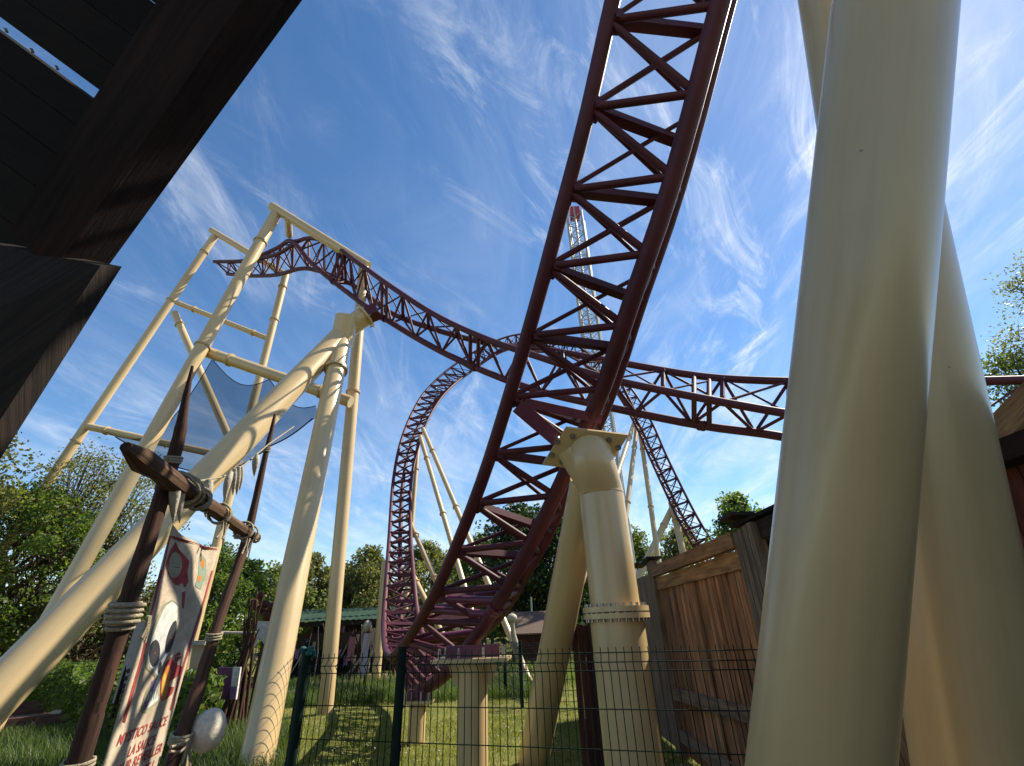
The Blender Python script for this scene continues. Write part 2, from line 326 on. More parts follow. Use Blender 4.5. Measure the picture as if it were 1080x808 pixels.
    def ball(s, c, rx, ry=None, rz=None, nu=14, nv=9, bumpf=None):
        ry = ry or rx; rz = rz or rx; c = Vector(c); P = []; U = []
        for i in range(nv + 1):
            th = math.pi * i / nv; row = []; ur = []
            for j in range(nu + 1):
                ph = 2 * math.pi * j / nu; k = 1 + (bumpf(th, ph) if bumpf else 0)
                row.append(c + V(math.sin(th) * math.cos(ph) * rx * k, math.sin(th) * math.sin(ph) * ry * k, math.cos(th) * rz * k)); ur.append((ph * .1, th * .1))
            P.append(row); U.append(ur)
        return s.grid(P, U)
    def build(s, name, mats, parent=None, origin=None):
        me = D.meshes.new(name)
        if origin is None:
            if parent is not None:
                origin = Vector(parent.location) if parent.parent is None else Vector(parent.parent.location)
            else:
                a = np.array([tuple(p) for p in s.v]); origin = V((a[:, 0].min() + a[:, 0].max()) / 2, (a[:, 1].min() + a[:, 1].max()) / 2, a[:, 2].min())
        me.from_pydata([tuple(Vector(p) - origin) for p in s.v], [], s.f)
        uvl = me.uv_layers.new(name='UVMap'); uvl.data.foreach_set('uv', [c for t in s.uv for c in t])
        me.polygons.foreach_set('use_smooth', s.sm); me.polygons.foreach_set('material_index', s.mi)
        if not isinstance(mats, (list, tuple)): mats = [mats]
        for m_ in mats: me.materials.append(MT[m_] if isinstance(m_, str) else m_)
        me.update()
        o = D.objects.new(name, me); col.objects.link(o)
        if parent is not None: o.parent = parent
        else: o.location = origin
        return o

def tag(o, label=None, cat=None, group=None, kind=None):
    if label: o['label'] = label
    if cat: o['category'] = cat
    if group: o['group'] = group
    if kind: o['kind'] = kind
    return o
def thing(name, label, cat, loc, group=None):
    o = D.objects.new(name, None); col.objects.link(o); o.location = loc; o.empty_display_size = .3
    return tag(o, label, cat, group)
def copy_thing(o, loc, scale=None, rz=0, label=None):
    r = o.copy(); col.objects.link(r); r.location = loc; r.rotation_euler = (0, 0, rz)
    if scale: r.scale = scale
    if label: r['label'] = label
    for ch in list(o.children):
        c = ch.copy(); col.objects.link(c); c.parent = r
        for g in ch.children:
            d = g.copy(); col.objects.link(d); d.parent = c
    return r

def leaf_mesh(name, C, size, tone, matname, parent, droop=0.3, elong=1.6, origin=None):
    """one mesh of many leaf shaped faces; C (n,3) centres"""
    n = len(C); a = rng.normal(size=(n, 3)); a /= np.linalg.norm(a, axis=1)[:, None]
    b = rng.normal(size=(n, 3)); b -= a * (a * b).sum(1)[:, None]; b /= np.linalg.norm(b, axis=1)[:, None]
    sz = (size * rng.uniform(.6, 1.3, n))[:, None]
    vs = np.stack([C - a * sz * elong * .5, C + b * sz * .5, C + a * sz * elong * .5, C - b * sz * .5], 1).reshape(-1, 3)
    return raw_mesh(name, vs, np.arange(4 * n).reshape(n, 4), tone, matname, parent, origin)
def raw_mesh(name, vs, fs, tone, matname, parent, origin=None):
    me = D.meshes.new(name); n = len(fs); k = fs.shape[1]
    o_ = np.array(parent.location if parent is not None else (origin or (0, 0, 0)))
    if parent is not None: vs = vs - o_
    me.vertices.add(len(vs)); me.vertices.foreach_set('co', vs.astype(np.float32).ravel())
    me.loops.add(n * k); me.loops.foreach_set('vertex_index', fs.astype(np.int32).ravel())
    me.polygons.add(n); me.polygons.foreach_set('loop_start', np.arange(0, n * k, k, dtype=np.int32)); 
    me.update(calc_edges=True)
    at = me.attributes.new('tone', 'FLOAT', 'FACE'); at.data.foreach_set('value', np.clip(tone, 0, 1).astype(np.float32))
    me.materials.append(MT[matname]); me.validate()
    o = D.objects.new(name, me); col.objects.link(o)
    if parent is not None: o.parent = parent
    return o

# ------------------------------------------------------------------ ground, lawn, path
g = MB(); 
gp = [[V(x, y, 0) for x in (-400, -40, -10, 10, 40, 400)] for y in (-60, -5, 10, 40, 120, 900)]
g.grid(gp, [[(p.x, p.y) for p in r] for r in gp], False)
tag(g.build('ground', 'ground', origin=V(0, 0, 0)), kind='structure')

def grass_patch(name, n, inside, h, wdt, matname, lean=.35, zf=lambda x, y: 0):
    P = inside(n)
    if name == 'lawn_grass': P = P[(np.sin(P[:, 0] * 3.1 + np.sin(P[:, 1] * 2.3) * 1.7) * np.sin(P[:, 1] * 2.7 + P[:, 0]) + rng.uniform(-.5, .5, len(P))) > -.75]
    n = len(P)
    x, y = P[:, 0], P[:, 1]; hh = h * rng.uniform(.55, 1.2, n); an = rng.uniform(0, 2 * np.pi, n); ln = rng.uniform(.05, lean, n) * hh * 2
    dx, dy = np.cos(an), np.sin(an); fx, fy = np.cos(an + 1.57), np.sin(an + 1.57); ww = wdt * rng.uniform(.6, 1.3, n)
    b0 = np.stack([x - fx * ww, y - fy * ww, np.zeros(n)], 1); b1 = np.stack([x + fx * ww, y + fy * ww, np.zeros(n)], 1)
    m0 = np.stack([x - fx * ww * .7 + dx * ln * .3, y - fy * ww * .7 + dy * ln * .3, hh * .6], 1); m1 = np.stack([x + fx * ww * .7 + dx * ln * .3, y + fy * ww * .7 + dy * ln * .3, hh * .6], 1)
    tp = np.stack([x + dx * ln, y + dy * ln, hh], 1); tq = tp + np.stack([fx * ww * .1, fy * ww * .1, np.zeros(n)], 1)
    vs = np.stack([b0, b1, m1, m0, tp, tq], 1).reshape(-1, 3)
    i = np.arange(n)[:, None] * 6; fs = np.concatenate([i + np.array([[0, 1, 2, 3]]), i + np.array([[3, 2, 5, 4]])])
    patch = .5 + .5 * np.sin(x * 1.7 + np.sin(y * 1.3) * 2) * np.sin(y * 1.1 + x * .4)
    tone = np.clip(.2 + .35 * patch + rng.uniform(-.2, .45, n), 0, 1)
    o = raw_mesh(name, vs, fs, np.concatenate([tone, tone]), matname, None)
    return o
def region(*polys):
    def f(n):
        out = []
        for (x0_, x1_, y0_, y1_, wgt, test) in polys:
            k = int(n * wgt); p = np.stack([rng.uniform(x0_, x1_, k), rng.uniform(y0_, y1_, k)], 1)
            out.append(p[test(p[:, 0], p[:, 1])] if test else p)
        return np.concatenate(out)
    return f
# fence line (3.6 m away, swinging away to the left)
FDIR = raydir(-1190, 724); FDIR = V(FDIR.x, FDIR.y, 0).normalized()
d_ = raydir(555, 745); FP0 = EYE + d_ * (3.6 / d_.y)
FN = V(-FDIR.y, FDIR.x, 0)
def fx_at(px, py): return on_plane(px, py, FP0, FN)
PL = fx_at(317, 740); PM = fx_at(421, 740)
# side fence heading away from the left post, seen end on
SDIR = V(PL.x, PL.y, 0).normalized(); SDIR = V(SDIR.x - .015, SDIR.y, 0).normalized()

lawn_test = lambda x, y: (x > (PL.x + (y - PL.y) * SDIR.x / SDIR.y)) & ~((y > 13.4) & (x < .2))
tag(grass_patch('lawn_grass', 120000, region((-6, 3.2, 5.5, 11, .55, lawn_test), (-6.5, 2.5, 11, 22, .45, lambda x, y: ~((y > 13.4) & (x < .2)) )), .05, .004, 'lawn', .5), 'short yellow green mown lawn under the track', 'lawn', kind='stuff')
e0_, e1_ = ground_at(-150, 786), ground_at(215, 748)
edge_y = lambda x: e0_.y + (x - e0_.x) * (e1_.y - e0_.y) / (e1_.x - e0_.x)
tall_test = lambda x, y: (y < edge_y(x) - 1.15) & (x < (PL.x + (y - PL.y) * SDIR.x / SDIR.y))
tag(grass_patch('verge_grass', 22000, region((-12, -1.4, 6.5, 12, 1, lambda x, y: (y < edge_y(x) - .1) & (y > edge_y(x) - 1.5) & (x < (PL.x + (y - PL.y) * SDIR.x / SDIR.y)))), .09, .005, 'grass', .5), 'shorter green grass verge along the timber edging', 'grass', kind='stuff')
tag(grass_patch('tall_grass', 70000, region((-12, -1.4, 4.2, 10.2, .72, tall_test), (-7.5, .2, 13.2, 16.5, .28, None)), .30, .0055, 'grass', .5), 'tall bright green grass left of the mesh fence', 'grass', kind='stuff')
tag(grass_patch('back_grass', 26000, region((-3, 9, 15, 30, .6, None), (-20, -3, 15, 20, .4, None)), .22, .008, 'grass', .6), 'longer green grass beyond the lawn', 'grass', kind='stuff')
dz = MB()
for i in range(420):
    x, y = random.uniform(-4.5, 2.2), random.uniform(6, 15)
    if tall_test(np.array([x]), np.array([y]))[0]: continue
    a = random.uniform(0, 6.28); rr = random.uniform(.008, .014)
    dz.poly([V(x + math.cos(a + k * 1.047) * rr, y + math.sin(a + k * 1.047) * rr, .055) for k in range(6)], V(0, 0, .003))
tag(dz.build('daisies', 'daisy'), 'tiny white daisies scattered over the mown lawn', 'daisies', kind='stuff')

# brown path with sleeper edging on the left
E0, E1 = ground_at(-150, 786), ground_at(215, 748); ED = (E1 - E0).normalized(); EN = V(-ED.y, ED.x, 0)
E0 = V(E0.x, E0.y, 0); pth = MB(); EL = (V(E1.x, E1.y, 0) - E0).length
def ep(a, b, z=0.004): return V(E0.x, E0.y, z) + ED * a + EN * b
pth.grid([[ep(-8, .1), ep(EL, .1), ep(EL + 5, 3), ep(EL + 12, 5)], [ep(-8, 2.7), ep(EL - .5, 2.7), ep(EL + 3.5, 5), ep(EL + 11, 7.5)]], [[(0, 0), (1, 0), (2, 0), (3, 0)], [(0, 1), (1, 1), (2, 1), (3, 1)]], False)
tag(pth.build('path', 'path'), kind='structure')
pv = MB(); pv.grid([[V(x, y, .006) for x in (-9, 0, 2, 9)] for y in (-12, 0, 3.3)], [[(0, 0)] * 4] * 3, False)
tag(pv.build('bounce_cut_ground', 'bounce_cut'), kind='structure')  # unseen dark ground added before the fence to cut green bounce light
edg = thing('timber_edging', 'low reddish timber edging of sleepers along the brown path, with a small metal plate', 'edging', ep(4, 0, 0))
sl = -6.0; k = 0
while sl < EL + 1:
    e = sl + 2.3; b = MB(); b.bar(ep(sl, 0, .09), ep(e - .02, 0, .09), .16, .20 + .012 * (k % 2)); b.build('sleeper', 'sleeper', edg)
    b = MB(); b.bar(ep(sl, 2.8, .12), ep(e - .02, 2.8, .12), .14, .26 + .012 * (k % 2)); b.build('sleeper', 'sleeper', edg); sl = e; k += 1
pq = on_plane(60, 757, ep(0, .1, 0), EN); pl_ = MB(); pl_.bar(V(pq.x - .1, pq.y, .22), V(pq.x + .1, pq.y, .22), .16, .06); pl_.build('plate', 'bone', edg)

# ------------------------------------------------------------------ steel helpers
def collar(mb, p, axis, r, t=.05, over=.05, gap=True, n=24):
    a = axis.normalized()
    if gap:
        mb.pipe([p - a * t, p - a * .006], r + over, n); mb.pipe([p + a * .006, p + a * t], r + over, n)
    else: mb.pipe([p - a * t / 2, p + a * t / 2], r + over, n)
def collar_bolts(mb, p, axis, r, k=16, t=.05):
    a, b = frame(axis)
    ax = axis.normalized()
    for i in range(k):
        an = 6.283 * i / k; c = p + a * math.cos(an) * r + b * math.sin(an) * r
        mb.pipe([c - ax * (t + .028), c + ax * (t + .028)], .013, 6)
def leg(root, pts, r0, r1=None, name='leg', n=40, collars=(), cr=.035):
    r1 = r1 or r0; pts = [Vector(p) for p in pts]; k = len(pts)
    o = MB().pipe(pts, [r0 + (r1 - r0) * i / (k - 1) for i in range(k)], n).build(name, 'cream', root)
    for (f, bolts) in collars:
        L_ = pts[-1] - pts[0]; p = pts[0] + L_ * f; r = r0 + (r1 - r0) * f
        c = MB(); collar(c, p, L_, r, .028 if not bolts else .045, cr)
        c.build('collar', 'cream', o)
        if bolts:
            b = MB(); collar_bolts(b, p, L_, r + cr * .55, 18, .045); b.build('bolt_ring', 'steel', o)
    return o
def extend_down(p, q, z=0.0):       # line q->p continued down to height z
    p = Vector(p); q = Vector(q); d = p - q; return q + d * ((z - q.z) / d.z)

# ------------------------------------------------------------------ roller coaster tracks
def catmull(P, seg):
    P = np.array([tuple(p) for p in P]); P = np.vstack([2 * P[0] - P[1], P, 2 * P[-1] - P[-2]]); out = []
    for i in range(1, len(P) - 2):
        t = np.linspace(0, 1, seg, endpoint=False)[:, None]
        p0, p1, p2, p3 = P[i - 1], P[i], P[i + 1], P[i + 2]
        out.append(.5 * (2 * p1 + (p2 - p0) * t + (2 * p0 - 5 * p1 + 4 * p2 - p3) * t ** 2 + (3 * p1 - p0 - 3 * p2 + p3) * t ** 3))
    out.append(P[-2][None]); return np.concatenate(out)
def make_track(root, rows, bay, rail_r, spine_r, brace_r, tie, matname, max_parts=100, offset=0.0, skew=(0, 0), apex=.5):
    Ls = catmull([Q(*r[0]) for r in rows], 24); Rs = catmull([Q(*r[1]) for r in rows], 24); Ss = catmull([Q(*r[2]) for r in rows], 24)
    mid = (Ls + Rs + Ss) / 3; cum = np.concatenate([[0], np.cumsum(np.linalg.norm(np.diff(mid, axis=0), axis=1))])
    # even out kinks by resampling on arc length and smoothing
    n = int(cum[-1] / .12); tt = np.linspace(0, cum[-1], n)
    def rs(A_):
        B_ = np.stack([np.interp(tt, cum, A_[:, i]) for i in range(3)], 1)
        for _ in range(6):
            B_[1:-1] = (B_[:-2] + 2 * B_[1:-1] + B_[2:]) / 4
        return B_
    Ls, Rs, Ss = rs(Ls), rs(Rs), rs(Ss)
    at = lambda A_, s_: V(*[np.interp(s_, tt, A_[:, i]) for i in range(3)])
    for nm, A_, r in (('rail', Ls, rail_r), ('rail', Rs, rail_r), ('spine', Ss, spine_r)):
        MB().pipe([V(*p) for p in A_[::3]] + [V(*A_[-1])], r, 14, up=V(.3, .1, 1)).build(nm, matname, root)
    k = 0; s_ = offset; ext_t = MB(); ext_b = MB(); total = tt[-1]
    while s_ + bay <= total:
        t_ = MB() if k < max_parts else ext_t; b_ = MB() if k < max_parts else ext_b
        l, r, l2, r2, sm_ = at(Ls, s_), at(Rs, s_), at(Ls, s_ + bay), at(Rs, s_ + bay), at(Ss, min(total, s_ + bay * apex))
        nrm = (sm_ - (l + r) / 2).normalized()
        rk = at(Rs, min(total, s_ + skew[k % 2])); t_.bar(l, rk, tie[0], tie[1], up=nrm)
        flip = (k % 2 == 0)
        t_.pipe([l if flip else r, r2 if flip else l2], brace_r * .8, 8); t_.pipe([r if flip else l, l2 if flip else r2], brace_r * .6, 8)
        # gusset boxes where the tie meets each rail
        for (a_, b__) in ((l, rk), (rk, l)):
            d = (b__ - a_).normalized(); t_.bar(a_ + d * rail_r * .5, a_ + d * (rail_r + .05), tie[0] * 1.6, tie[1] * 1.5, up=nrm)
        for e in (l, r, l2, r2): b_.pipe([e, sm_], brace_r, 8)
        if k < max_parts:
            t_.build('cross_tie', matname, root); b_.build('brace', matname, root)
        s_ += bay; k += 1
    if ext_t.v:
        tag(ext_t.build('cross_tie', matname, root), kind='stuff'); tag(ext_b.build('brace', matname, root), kind='stuff')
    return Ls, Rs, Ss, tt

near_rows = [
 ((668, -90, 4.2), (800, -110, 4.5), (790, -110, 3.9)),
 ((646, 0, 4.35), (769, 0, 4.62), (760, 0, 4.05)),
 ((617, 130, 4.5), (735, 132, 4.85), (726, 130, 4.25)),
 ((590, 230, 4.65), (706, 232, 5.05), (697, 230, 4.45)),
 ((566, 320, 4.85), (674, 323, 5.25), (665, 320, 4.65)),
 ((540, 408, 5.2), (645, 414, 5.65), (636, 410, 5.08)),
 ((513, 494, 5.55), (607, 499, 6.05), (599, 494, 5.5)),
 ((488, 560, 5.9), (577, 566, 6.4), (567, 560, 5.8)),
 ((462, 620, 6.4), (551, 612, 6.8), (535, 620, 6.05)),
 ((440, 660, 7.0), (527, 650, 7.3), (502, 672, 6.45)),
 ((422, 685, 8.0), (500, 674, 8.0), (467, 714, 6.95)),
 ((412, 693, 9.5), (472, 686, 9.3), (442, 727, 8.0)),
 ((406, 681, 11.5), (452, 682, 11.3), (430, 720, 10.2)),
 ((405, 650, 13.8), (441, 652, 13.8), (423, 676, 13.4)),
 ((408, 605, 15.9), (436, 606, 15.9), (422, 618, 16.6)),
 ((411, 560, 18.8), (433, 560, 19), (422, 565, 19.9)),
 ((415, 505, 22.5), (434, 505, 22.8), (425, 508, 23.7)),
 ((423, 465, 25), (443, 464, 25.3), (434, 466, 26.2)),
 ((436, 433, 27.5), (457, 432, 27.8), (449, 436, 28.7)),
 ((452, 409, 30), (474, 410, 30.3), (466, 416, 31)),
 ((482, 383, 32.5), (496, 392, 33), (491, 396, 33.4)),
 ((524, 359, 35), (528, 369, 35.6), (527, 372, 35.4)),
 ((560, 352, 36.5), (558, 362, 37.1), (559, 365, 36.8)),
 ((600, 361, 36), (594, 370, 36.6), (596, 372, 36.2)),
 ((636, 384, 34.5), (624, 389, 35), (628, 394, 34.6)),
 ((664, 408, 33), (647, 410, 33.4), (653, 416, 33)),
 ((686, 443, 31.5), (669, 446, 31.8), (675, 450, 32)),
 ((702, 479, 30.3), (685, 482, 30.6), (691, 485, 31)),
 ((717, 510, 29.3), (700, 515, 29.6), (706, 517, 30.1)),
 ((735, 545, 28.3), (716, 549, 28.6), (723, 551, 29.3)),
 ((762, 590, 27.5), (741, 594, 27.8), (749, 596, 28.6)),
]
trk = thing('looping_track', 'maroon truss track plunging from overhead to the lawn, then climbing a far loop', 'coaster track', (0.2, 9, 0))
nearL, nearR, nearS, ntt = make_track(trk, near_rows, .78, .078, .092, .040, (.105, .085), 'maroon', 100, offset=.22, skew=(.34, .10), apex=.82)

high_rows = [
 ((226, 276, 21.2), (240, 289, 20.6), (232, 276, 21.5)),
 ((258, 275, 20.0), (262, 291, 19.5), (260, 275, 20.5)),
 ((293, 268, 18.6), (292, 290, 18.2), (292, 262, 19.2)),
 ((320, 252, 17.4), (320, 283, 17.2), (308, 254, 17.9)),
 ((347, 256, 16.3), (348, 290, 16.5), (329, 278, 16.4)),
 ((376, 276, 15), (378, 304, 15.5), (375, 315, 14.8)),
 ((412, 302, 13.6), (412, 330, 14.2), (412, 340, 13.5)),
 ((460, 333, 12.3), (460, 348, 13.2), (460, 368, 12.6)),
 ((514, 358, 11.2), (514, 362, 12.2), (514, 393, 11.6)),
 ((570, 377, 10.2), (570, 368, 11.2), (570, 413, 10.7)),
 ((640, 399, 9.4), (640, 380, 10.4), (640, 429, 9.9)),
 ((740, 420, 8.6), (740, 397, 9.5), (740, 449, 9.1)),
 ((829, 436, 8.0), (829, 402, 8.8), (829, 461, 8.5)),
 ((950, 455, 7.4), (950, 403, 8.1), (950, 490, 7.9)),
 ((1080, 472, 6.9), (1080, 401, 7.6), (1080, 517, 7.4)),
 ((1230, 490, 6.5), (1230, 396, 7.2), (1230, 545, 7.0)),
]
trk2 = thing('crossing_track', 'dark maroon truss track crossing high from the cream tower to the right edge', 'coaster track', (1, 9, 0))
hN, hF, hC, htt = make_track(trk2, high_rows, 1.12, .078, .085, .032, (.08, .05), 'maroon', 100, offset=.1)
# bolted joint plates on the crossing track
def joint(root, A3, s_, tt, r, matname='maroon', fl=(2,)):
    at = lambda A_, q: V(*[np.interp(q, tt, A_[:, i]) for i in range(3)])
    L_, Rr, S_ = A3
    for sh in (-.14, .14):
        p = [at(X, s_ + sh) for X in (L_, Rr, S_)]
        b = MB()
        for (i, j) in ((0, 1), (0, 2), (1, 2)): b.pipe([p[i], p[j]], .05, 12)
        b.build('joint_frame', matname, root)
    for X in [A3[i] for i in fl]:
        c = MB(); q = at(X, s_); d = at(X, s_ + .1) - q; collar(c, q, d, r, .05, .03); collar_bolts(c, q, d, r + .015, 8, .05); c.build('joint_flange', matname, root)
def arc_of(A_, tt, px, py):
    best = None; d0 = raydir(px, py).normalized()
    for i in range(len(tt)):
        c = (V(*A_[i]) - EYE).normalized().dot(d0)
        if best is None or c > best[0]: best = (c, tt[i])
    return best[1]
joint(trk2, (hN, hF, hC), arc_of(hC, htt, 742, 449), htt, .08)
joint(trk2, (hN, hF, hC), arc_of(hC, htt, 405, 335), htt, .08)
joint(trk2, (hN, hF, hC), arc_of(hC, htt, 500, 388), htt, .08)
joint(trk2, (hN, hF, hC), arc_of(hC, htt, 350, 298), htt, .08)
joint(trk, (nearL, nearR, nearS), arc_of(nearS, ntt, 523, 640), ntt, .085, 'plum')
joint(trk, (nearL, nearR, nearS), arc_of(nearS, ntt, 478, 705), ntt, .085, 'plum')
# heavy box arm carrying the track on the middle support
b = MB(); b.bar(Q(546, 428, 5.25), Q(600, 474, 5.26), .17, .13, up=fwd); b.bar(Q(553, 424, 5.25), Q(634, 442, 5.2), .10, .12, up=fwd); b.build('support_arm', 'plum', trk)

# ------------------------------------------------------------------ support S1 (middle) with bolted head plate
top = Q(632, 505, 5.0); base = V(top.x, top.y, 0)
s1 = thing('coaster_support', 'cream two-legged support with a square bolted head plate in front of the wooden wall', 'support', base)
cz = on_plane(655, 646, top, V(0, 1, 0)).z
ebow = Q(613, 470, 5.16)
m1 = Q(628, 478, 5.13)
TL, TR, BR, BL = Q(597, 451, 4.96), Q(663, 459, 4.88), Q(637, 500, 5.06), Q(572, 490, 5.14)
pn = (TR - TL).cross(BL - TL).normalized()
if pn.dot(fwd) < 0: pn = -pn
hc = on_plane(620, 470, TL, pn)
print('PN', pn, hc, top)
if pn.z < 0: pn = -pn
hc = on_plane(623, 478, TL, pn)
k0 = V(top.x, top.y, hc.z - .42); k1 = k0 + V(0, 0, .14); k2 = hc - pn * .20; k3 = hc + pn * .004
arc = [k0 * (1 - t) ** 3 + k1 * 3 * t * (1 - t) ** 2 + k2 * 3 * t * t * (1 - t) + k3 * t ** 3 for t in [i / 12 for i in range(13)]]
leg(s1, [V(top.x, top.y, cz + .045), V(top.x, top.y, cz + .1)] + [V(top.x, top.y, cz + .1 + (arc[0].z - cz - .1) * t) for t in (.3, .6, .9, .97)] + arc, .236, .230, 'upper_column', 48)
# square flanged joint
fl = MB()
for (z0_, z1_) in ((cz - .05, cz - .006), (cz + .006, cz + .05)):
    fl.pipe([V(top.x, top.y, z0_), V(top.x, top.y, z1_)], .312, 40)
f_o = fl.build('flange', 'cream', s1)
MB().pipe([V(top.x, top.y, arc[0].z - .008), V(top.x, top.y, arc[0].z + .008)], .2375, 48).build('weld_bead', 'cream', s1)
bt = MB(); collar_bolts(bt, V(top.x, top.y, cz), V(0, 0, 1), .282, 26, .05); bt.build('bolt_ring', 'steel', f_o)
MB().pipe([V(top.x, top.y, 0), V(top.x, top.y, cz - .05)], .252, 48).build('lower_column', 'cream', s1)
a0, a1 = Q(619, 508, 5.08), Q(563, 800, 5.9)
leg(s1, [a0, extend_down(a1, a0)], .185, .195, 'leaning_leg', 40)
leg(s1, [on_plane(598, 474, TL, pn), V(top.x - .05, top.y, hc.z - .42)], .12, .15, 'stub', 32)
MB().slab([TL, TR, BR, BL], pn * .035).build('head_plate', 'cream', s1)
for (px, py) in ((588, 466), (604, 460), (642, 464), (652, 472), (582, 480), (593, 487)):
    c = on_plane(px, py, TL, pn); bb = MB(); bb.pipe([c - pn * .035, c + pn * .001], .020, 6); bb.pipe([c - pn * .010, c + pn * .0], .033, 16); bb.pipe([c + pn * .03, c + pn * .11], .022, 6)
    bb.build('bolt', 'steel', s1)
MB().pipe([V(base.x, base.y, 0), V(base.x, base.y, .12)], .5, 32).build('footing', 'concrete', s1)

# valley supports under the track
def stub_post(px, topy, s_, r, label, flange_w, name='coaster_support'):
    t = Q(px, topy, s_); rt = thing(name, label, 'support', (t.x, t.y, 0), 'short cream posts under the valley of the track')
    MB().pipe([V(t.x, t.y, 0), V(t.x, t.y, t.z - .04)], r, 36).build('post', 'cream', rt)
    f = MB(); f.bar(V(t.x - flange_w / 2, t.y, t.z - .02), V(t.x + flange_w / 2, t.y - .05, t.z - .02), flange_w * .75, .04); fo = f.build('head_plate', 'cream', rt)
    for dx in (-.42, -.16, .16, .42):
        for dy in (-.3, .3): b = MB(); b.pipe([V(t.x + dx * flange_w, t.y + dy * flange_w, t.z - .09), V(t.x + dx * flange_w, t.y + dy * flange_w, t.z + .12)], .018, 6); b.build('bolt', 'steel', fo)
    g_ = MB()
    for dx in (-.35, .35): g_.bar(V(t.x + dx * flange_w * .55, t.y, t.z - .04), V(t.x + dx * flange_w * .3, t.y, t.z - .28), .02, flange_w * .3)
    g_.build('gusset', 'cream', rt)
    p = MB(); p.bar(V(t.x - flange_w * .36, t.y, t.z + .07), V(t.x + flange_w * .36, t.y, t.z + .07), .2, .14); p.build('saddle', 'plum', rt)
    return rt
stub_post(499, 693, 6.15, .19, 'thick short cream post with wide head plate under the lowest bend of the track', .98)
stub_post(441, 738, 7.4, .135, 'small thin cream post just left of the thick post under the track', .45)
sp = thing('coaster_support', 'short cream post behind the curve of the purple ladder track', 'support', Q(442, 770, 8.2) * 1.0)
sp.location.z = 0
q_ = Q(441, 665, 14.5); sp.location = (q_.x, q_.y, 0)
leg(sp, [V(q_.x, q_.y, 0), V(q_.x - .1, q_.y + .2, q_.z)], .12, .12, 'leg', 20)
# slim posts behind the purple ladder
q2 = Q(403, 640, 17.5); sp2 = thing('coaster_support', 'grey cream post behind the left rail of the ladder-like track', 'support', (q2.x, q2.y, 0))
leg(sp2, [V(q2.x, q2.y, 0), V(q2.x, q2.y, q2.z + 1.6)], .16, .16, 'leg', 20)

# ------------------------------------------------------------------ the two large pillars on the right
def pipe_between(l0, l1, r0, r1, rad):
    """axis of a round pipe of known radius whose two edges are sighted along l0-l1 and r0-r1"""
    nl = raydir(*l0).cross(raydir(*l1)).normalized(); nr = raydir(*r0).cross(raydir(*r1)).normalized()
    d = nl.cross(nr).normalized()
    if d.z < 0: d = -d
    md = (raydir(*l0).normalized() + raydir(*r0).normalized()); e = (md - d * md.dot(d)).normalized()
    sn = abs(e.dot(nl)); el_ = e
    # direction in the bisecting plane
    a = (raydir(*l0) - d * raydir(*l0).dot(d)).normalized(); b = (raydir(*r0) - d * raydir(*r0).dot(d)).normalized()
    e = (a + b).normalized(); half = a.angle(b) / 2
    return EYE + e * (rad / math.sin(half)), d
def pipe_pillar(label, l0, l1, r0, r1, rad, ztop):
    p, d = pipe_between(l0, l1, r0, r1, rad)
    b0 = p + d * ((0 - p.z) / d.z); t0_ = p + d * ((ztop - p.z) / d.z)
    print('PILLAR', b0, t0_)
    rt = thing('coaster_support', label, 'support', b0)
    leg(rt, [b0.lerp(t0_, i / 6) for i in range(7)], rad, rad, 'column', 96)
    MB().pipe([V(b0.x, b0.y, 0), V(b0.x, b0.y, .1)], rad + .15, 32).build('footing', 'concrete', rt)
    return rt
pipe_pillar('nearest huge cream pipe column filling the right side of the view', (877, 0), (785, 808), (1014, 0), (948, 808), .235, 6.2)
pipe_pillar('second huge cream pipe column, behind and right of the nearest one', (841, 0), (950, 740), (949, 0), (1072, 546), .255, 6.6)

# ------------------------------------------------------------------ left tower and the A-shaped support
tw = thing('support_tower', 'tall cream four-legged pipe tower on the left with crossbars', 'support tower', (-7.5, 13, 0))
T1t, T1b = Q(291, 226, 16.6), Q(8, 735, 8.6)
T2t, T2b = Q(384, 280, 15.6), Q(344, 738, 10.1)
T3t, T3b = Q(302, 288, 19.5), Q(240, 530, 15.0)
T4t, T4b = Q(226, 250, 20.5), Q(8, 572, 14.6)
leg(tw, [extend_down(T1b, T1t), T1t], .175, .185, 'leg', 36, collars=((.90, False), (.60, False)), cr=.035)
leg(tw, [extend_down(T2b, T2t), T2t], .17, .165, 'leg', 36, collars=((.62, False), ), cr=.035)
leg(tw, [extend_down(T3b, T3t), T3t], .14, .14, 'leg', 30, collars=((.95, False), (.84, False)), cr=.035)
leg(tw, [extend_down(T4b, T4t), T4t], .15, .15, 'leg', 30, collars=((.95, False), (.80, False), (.45, False)), cr=.035)
def cross(a, b, r, cl=(), name='crossbar'): leg(tw, [a, b], r, r, name, 24, collars=[(c, False) for c in cl], cr=.035)
cross(Q(287, 218, 16.7), Q(388, 281, 15.5), .165, name='top_beam')
cross(Q(223, 243, 20.6), Q(303, 291, 19.4), .14, name='top_beam')
cross(Q(304, 232, 16.4), Q(305, 248, 17.4), .13, name='hanger')
cross(Q(186, 319, 18.6), Q(282, 357, 18.3), .105, (.2, .85))
cross(Q(220, 372, 13.5), Q(370, 424, 12.8), .165, (.16, .8))
cross(Q(93, 450, 16.3), Q(236, 481, 16.0), .125, (.14,))
cross(Q(184, 330, 18.4), Q(246, 472, 15.9), .13, (.1,), 'diagonal_brace')

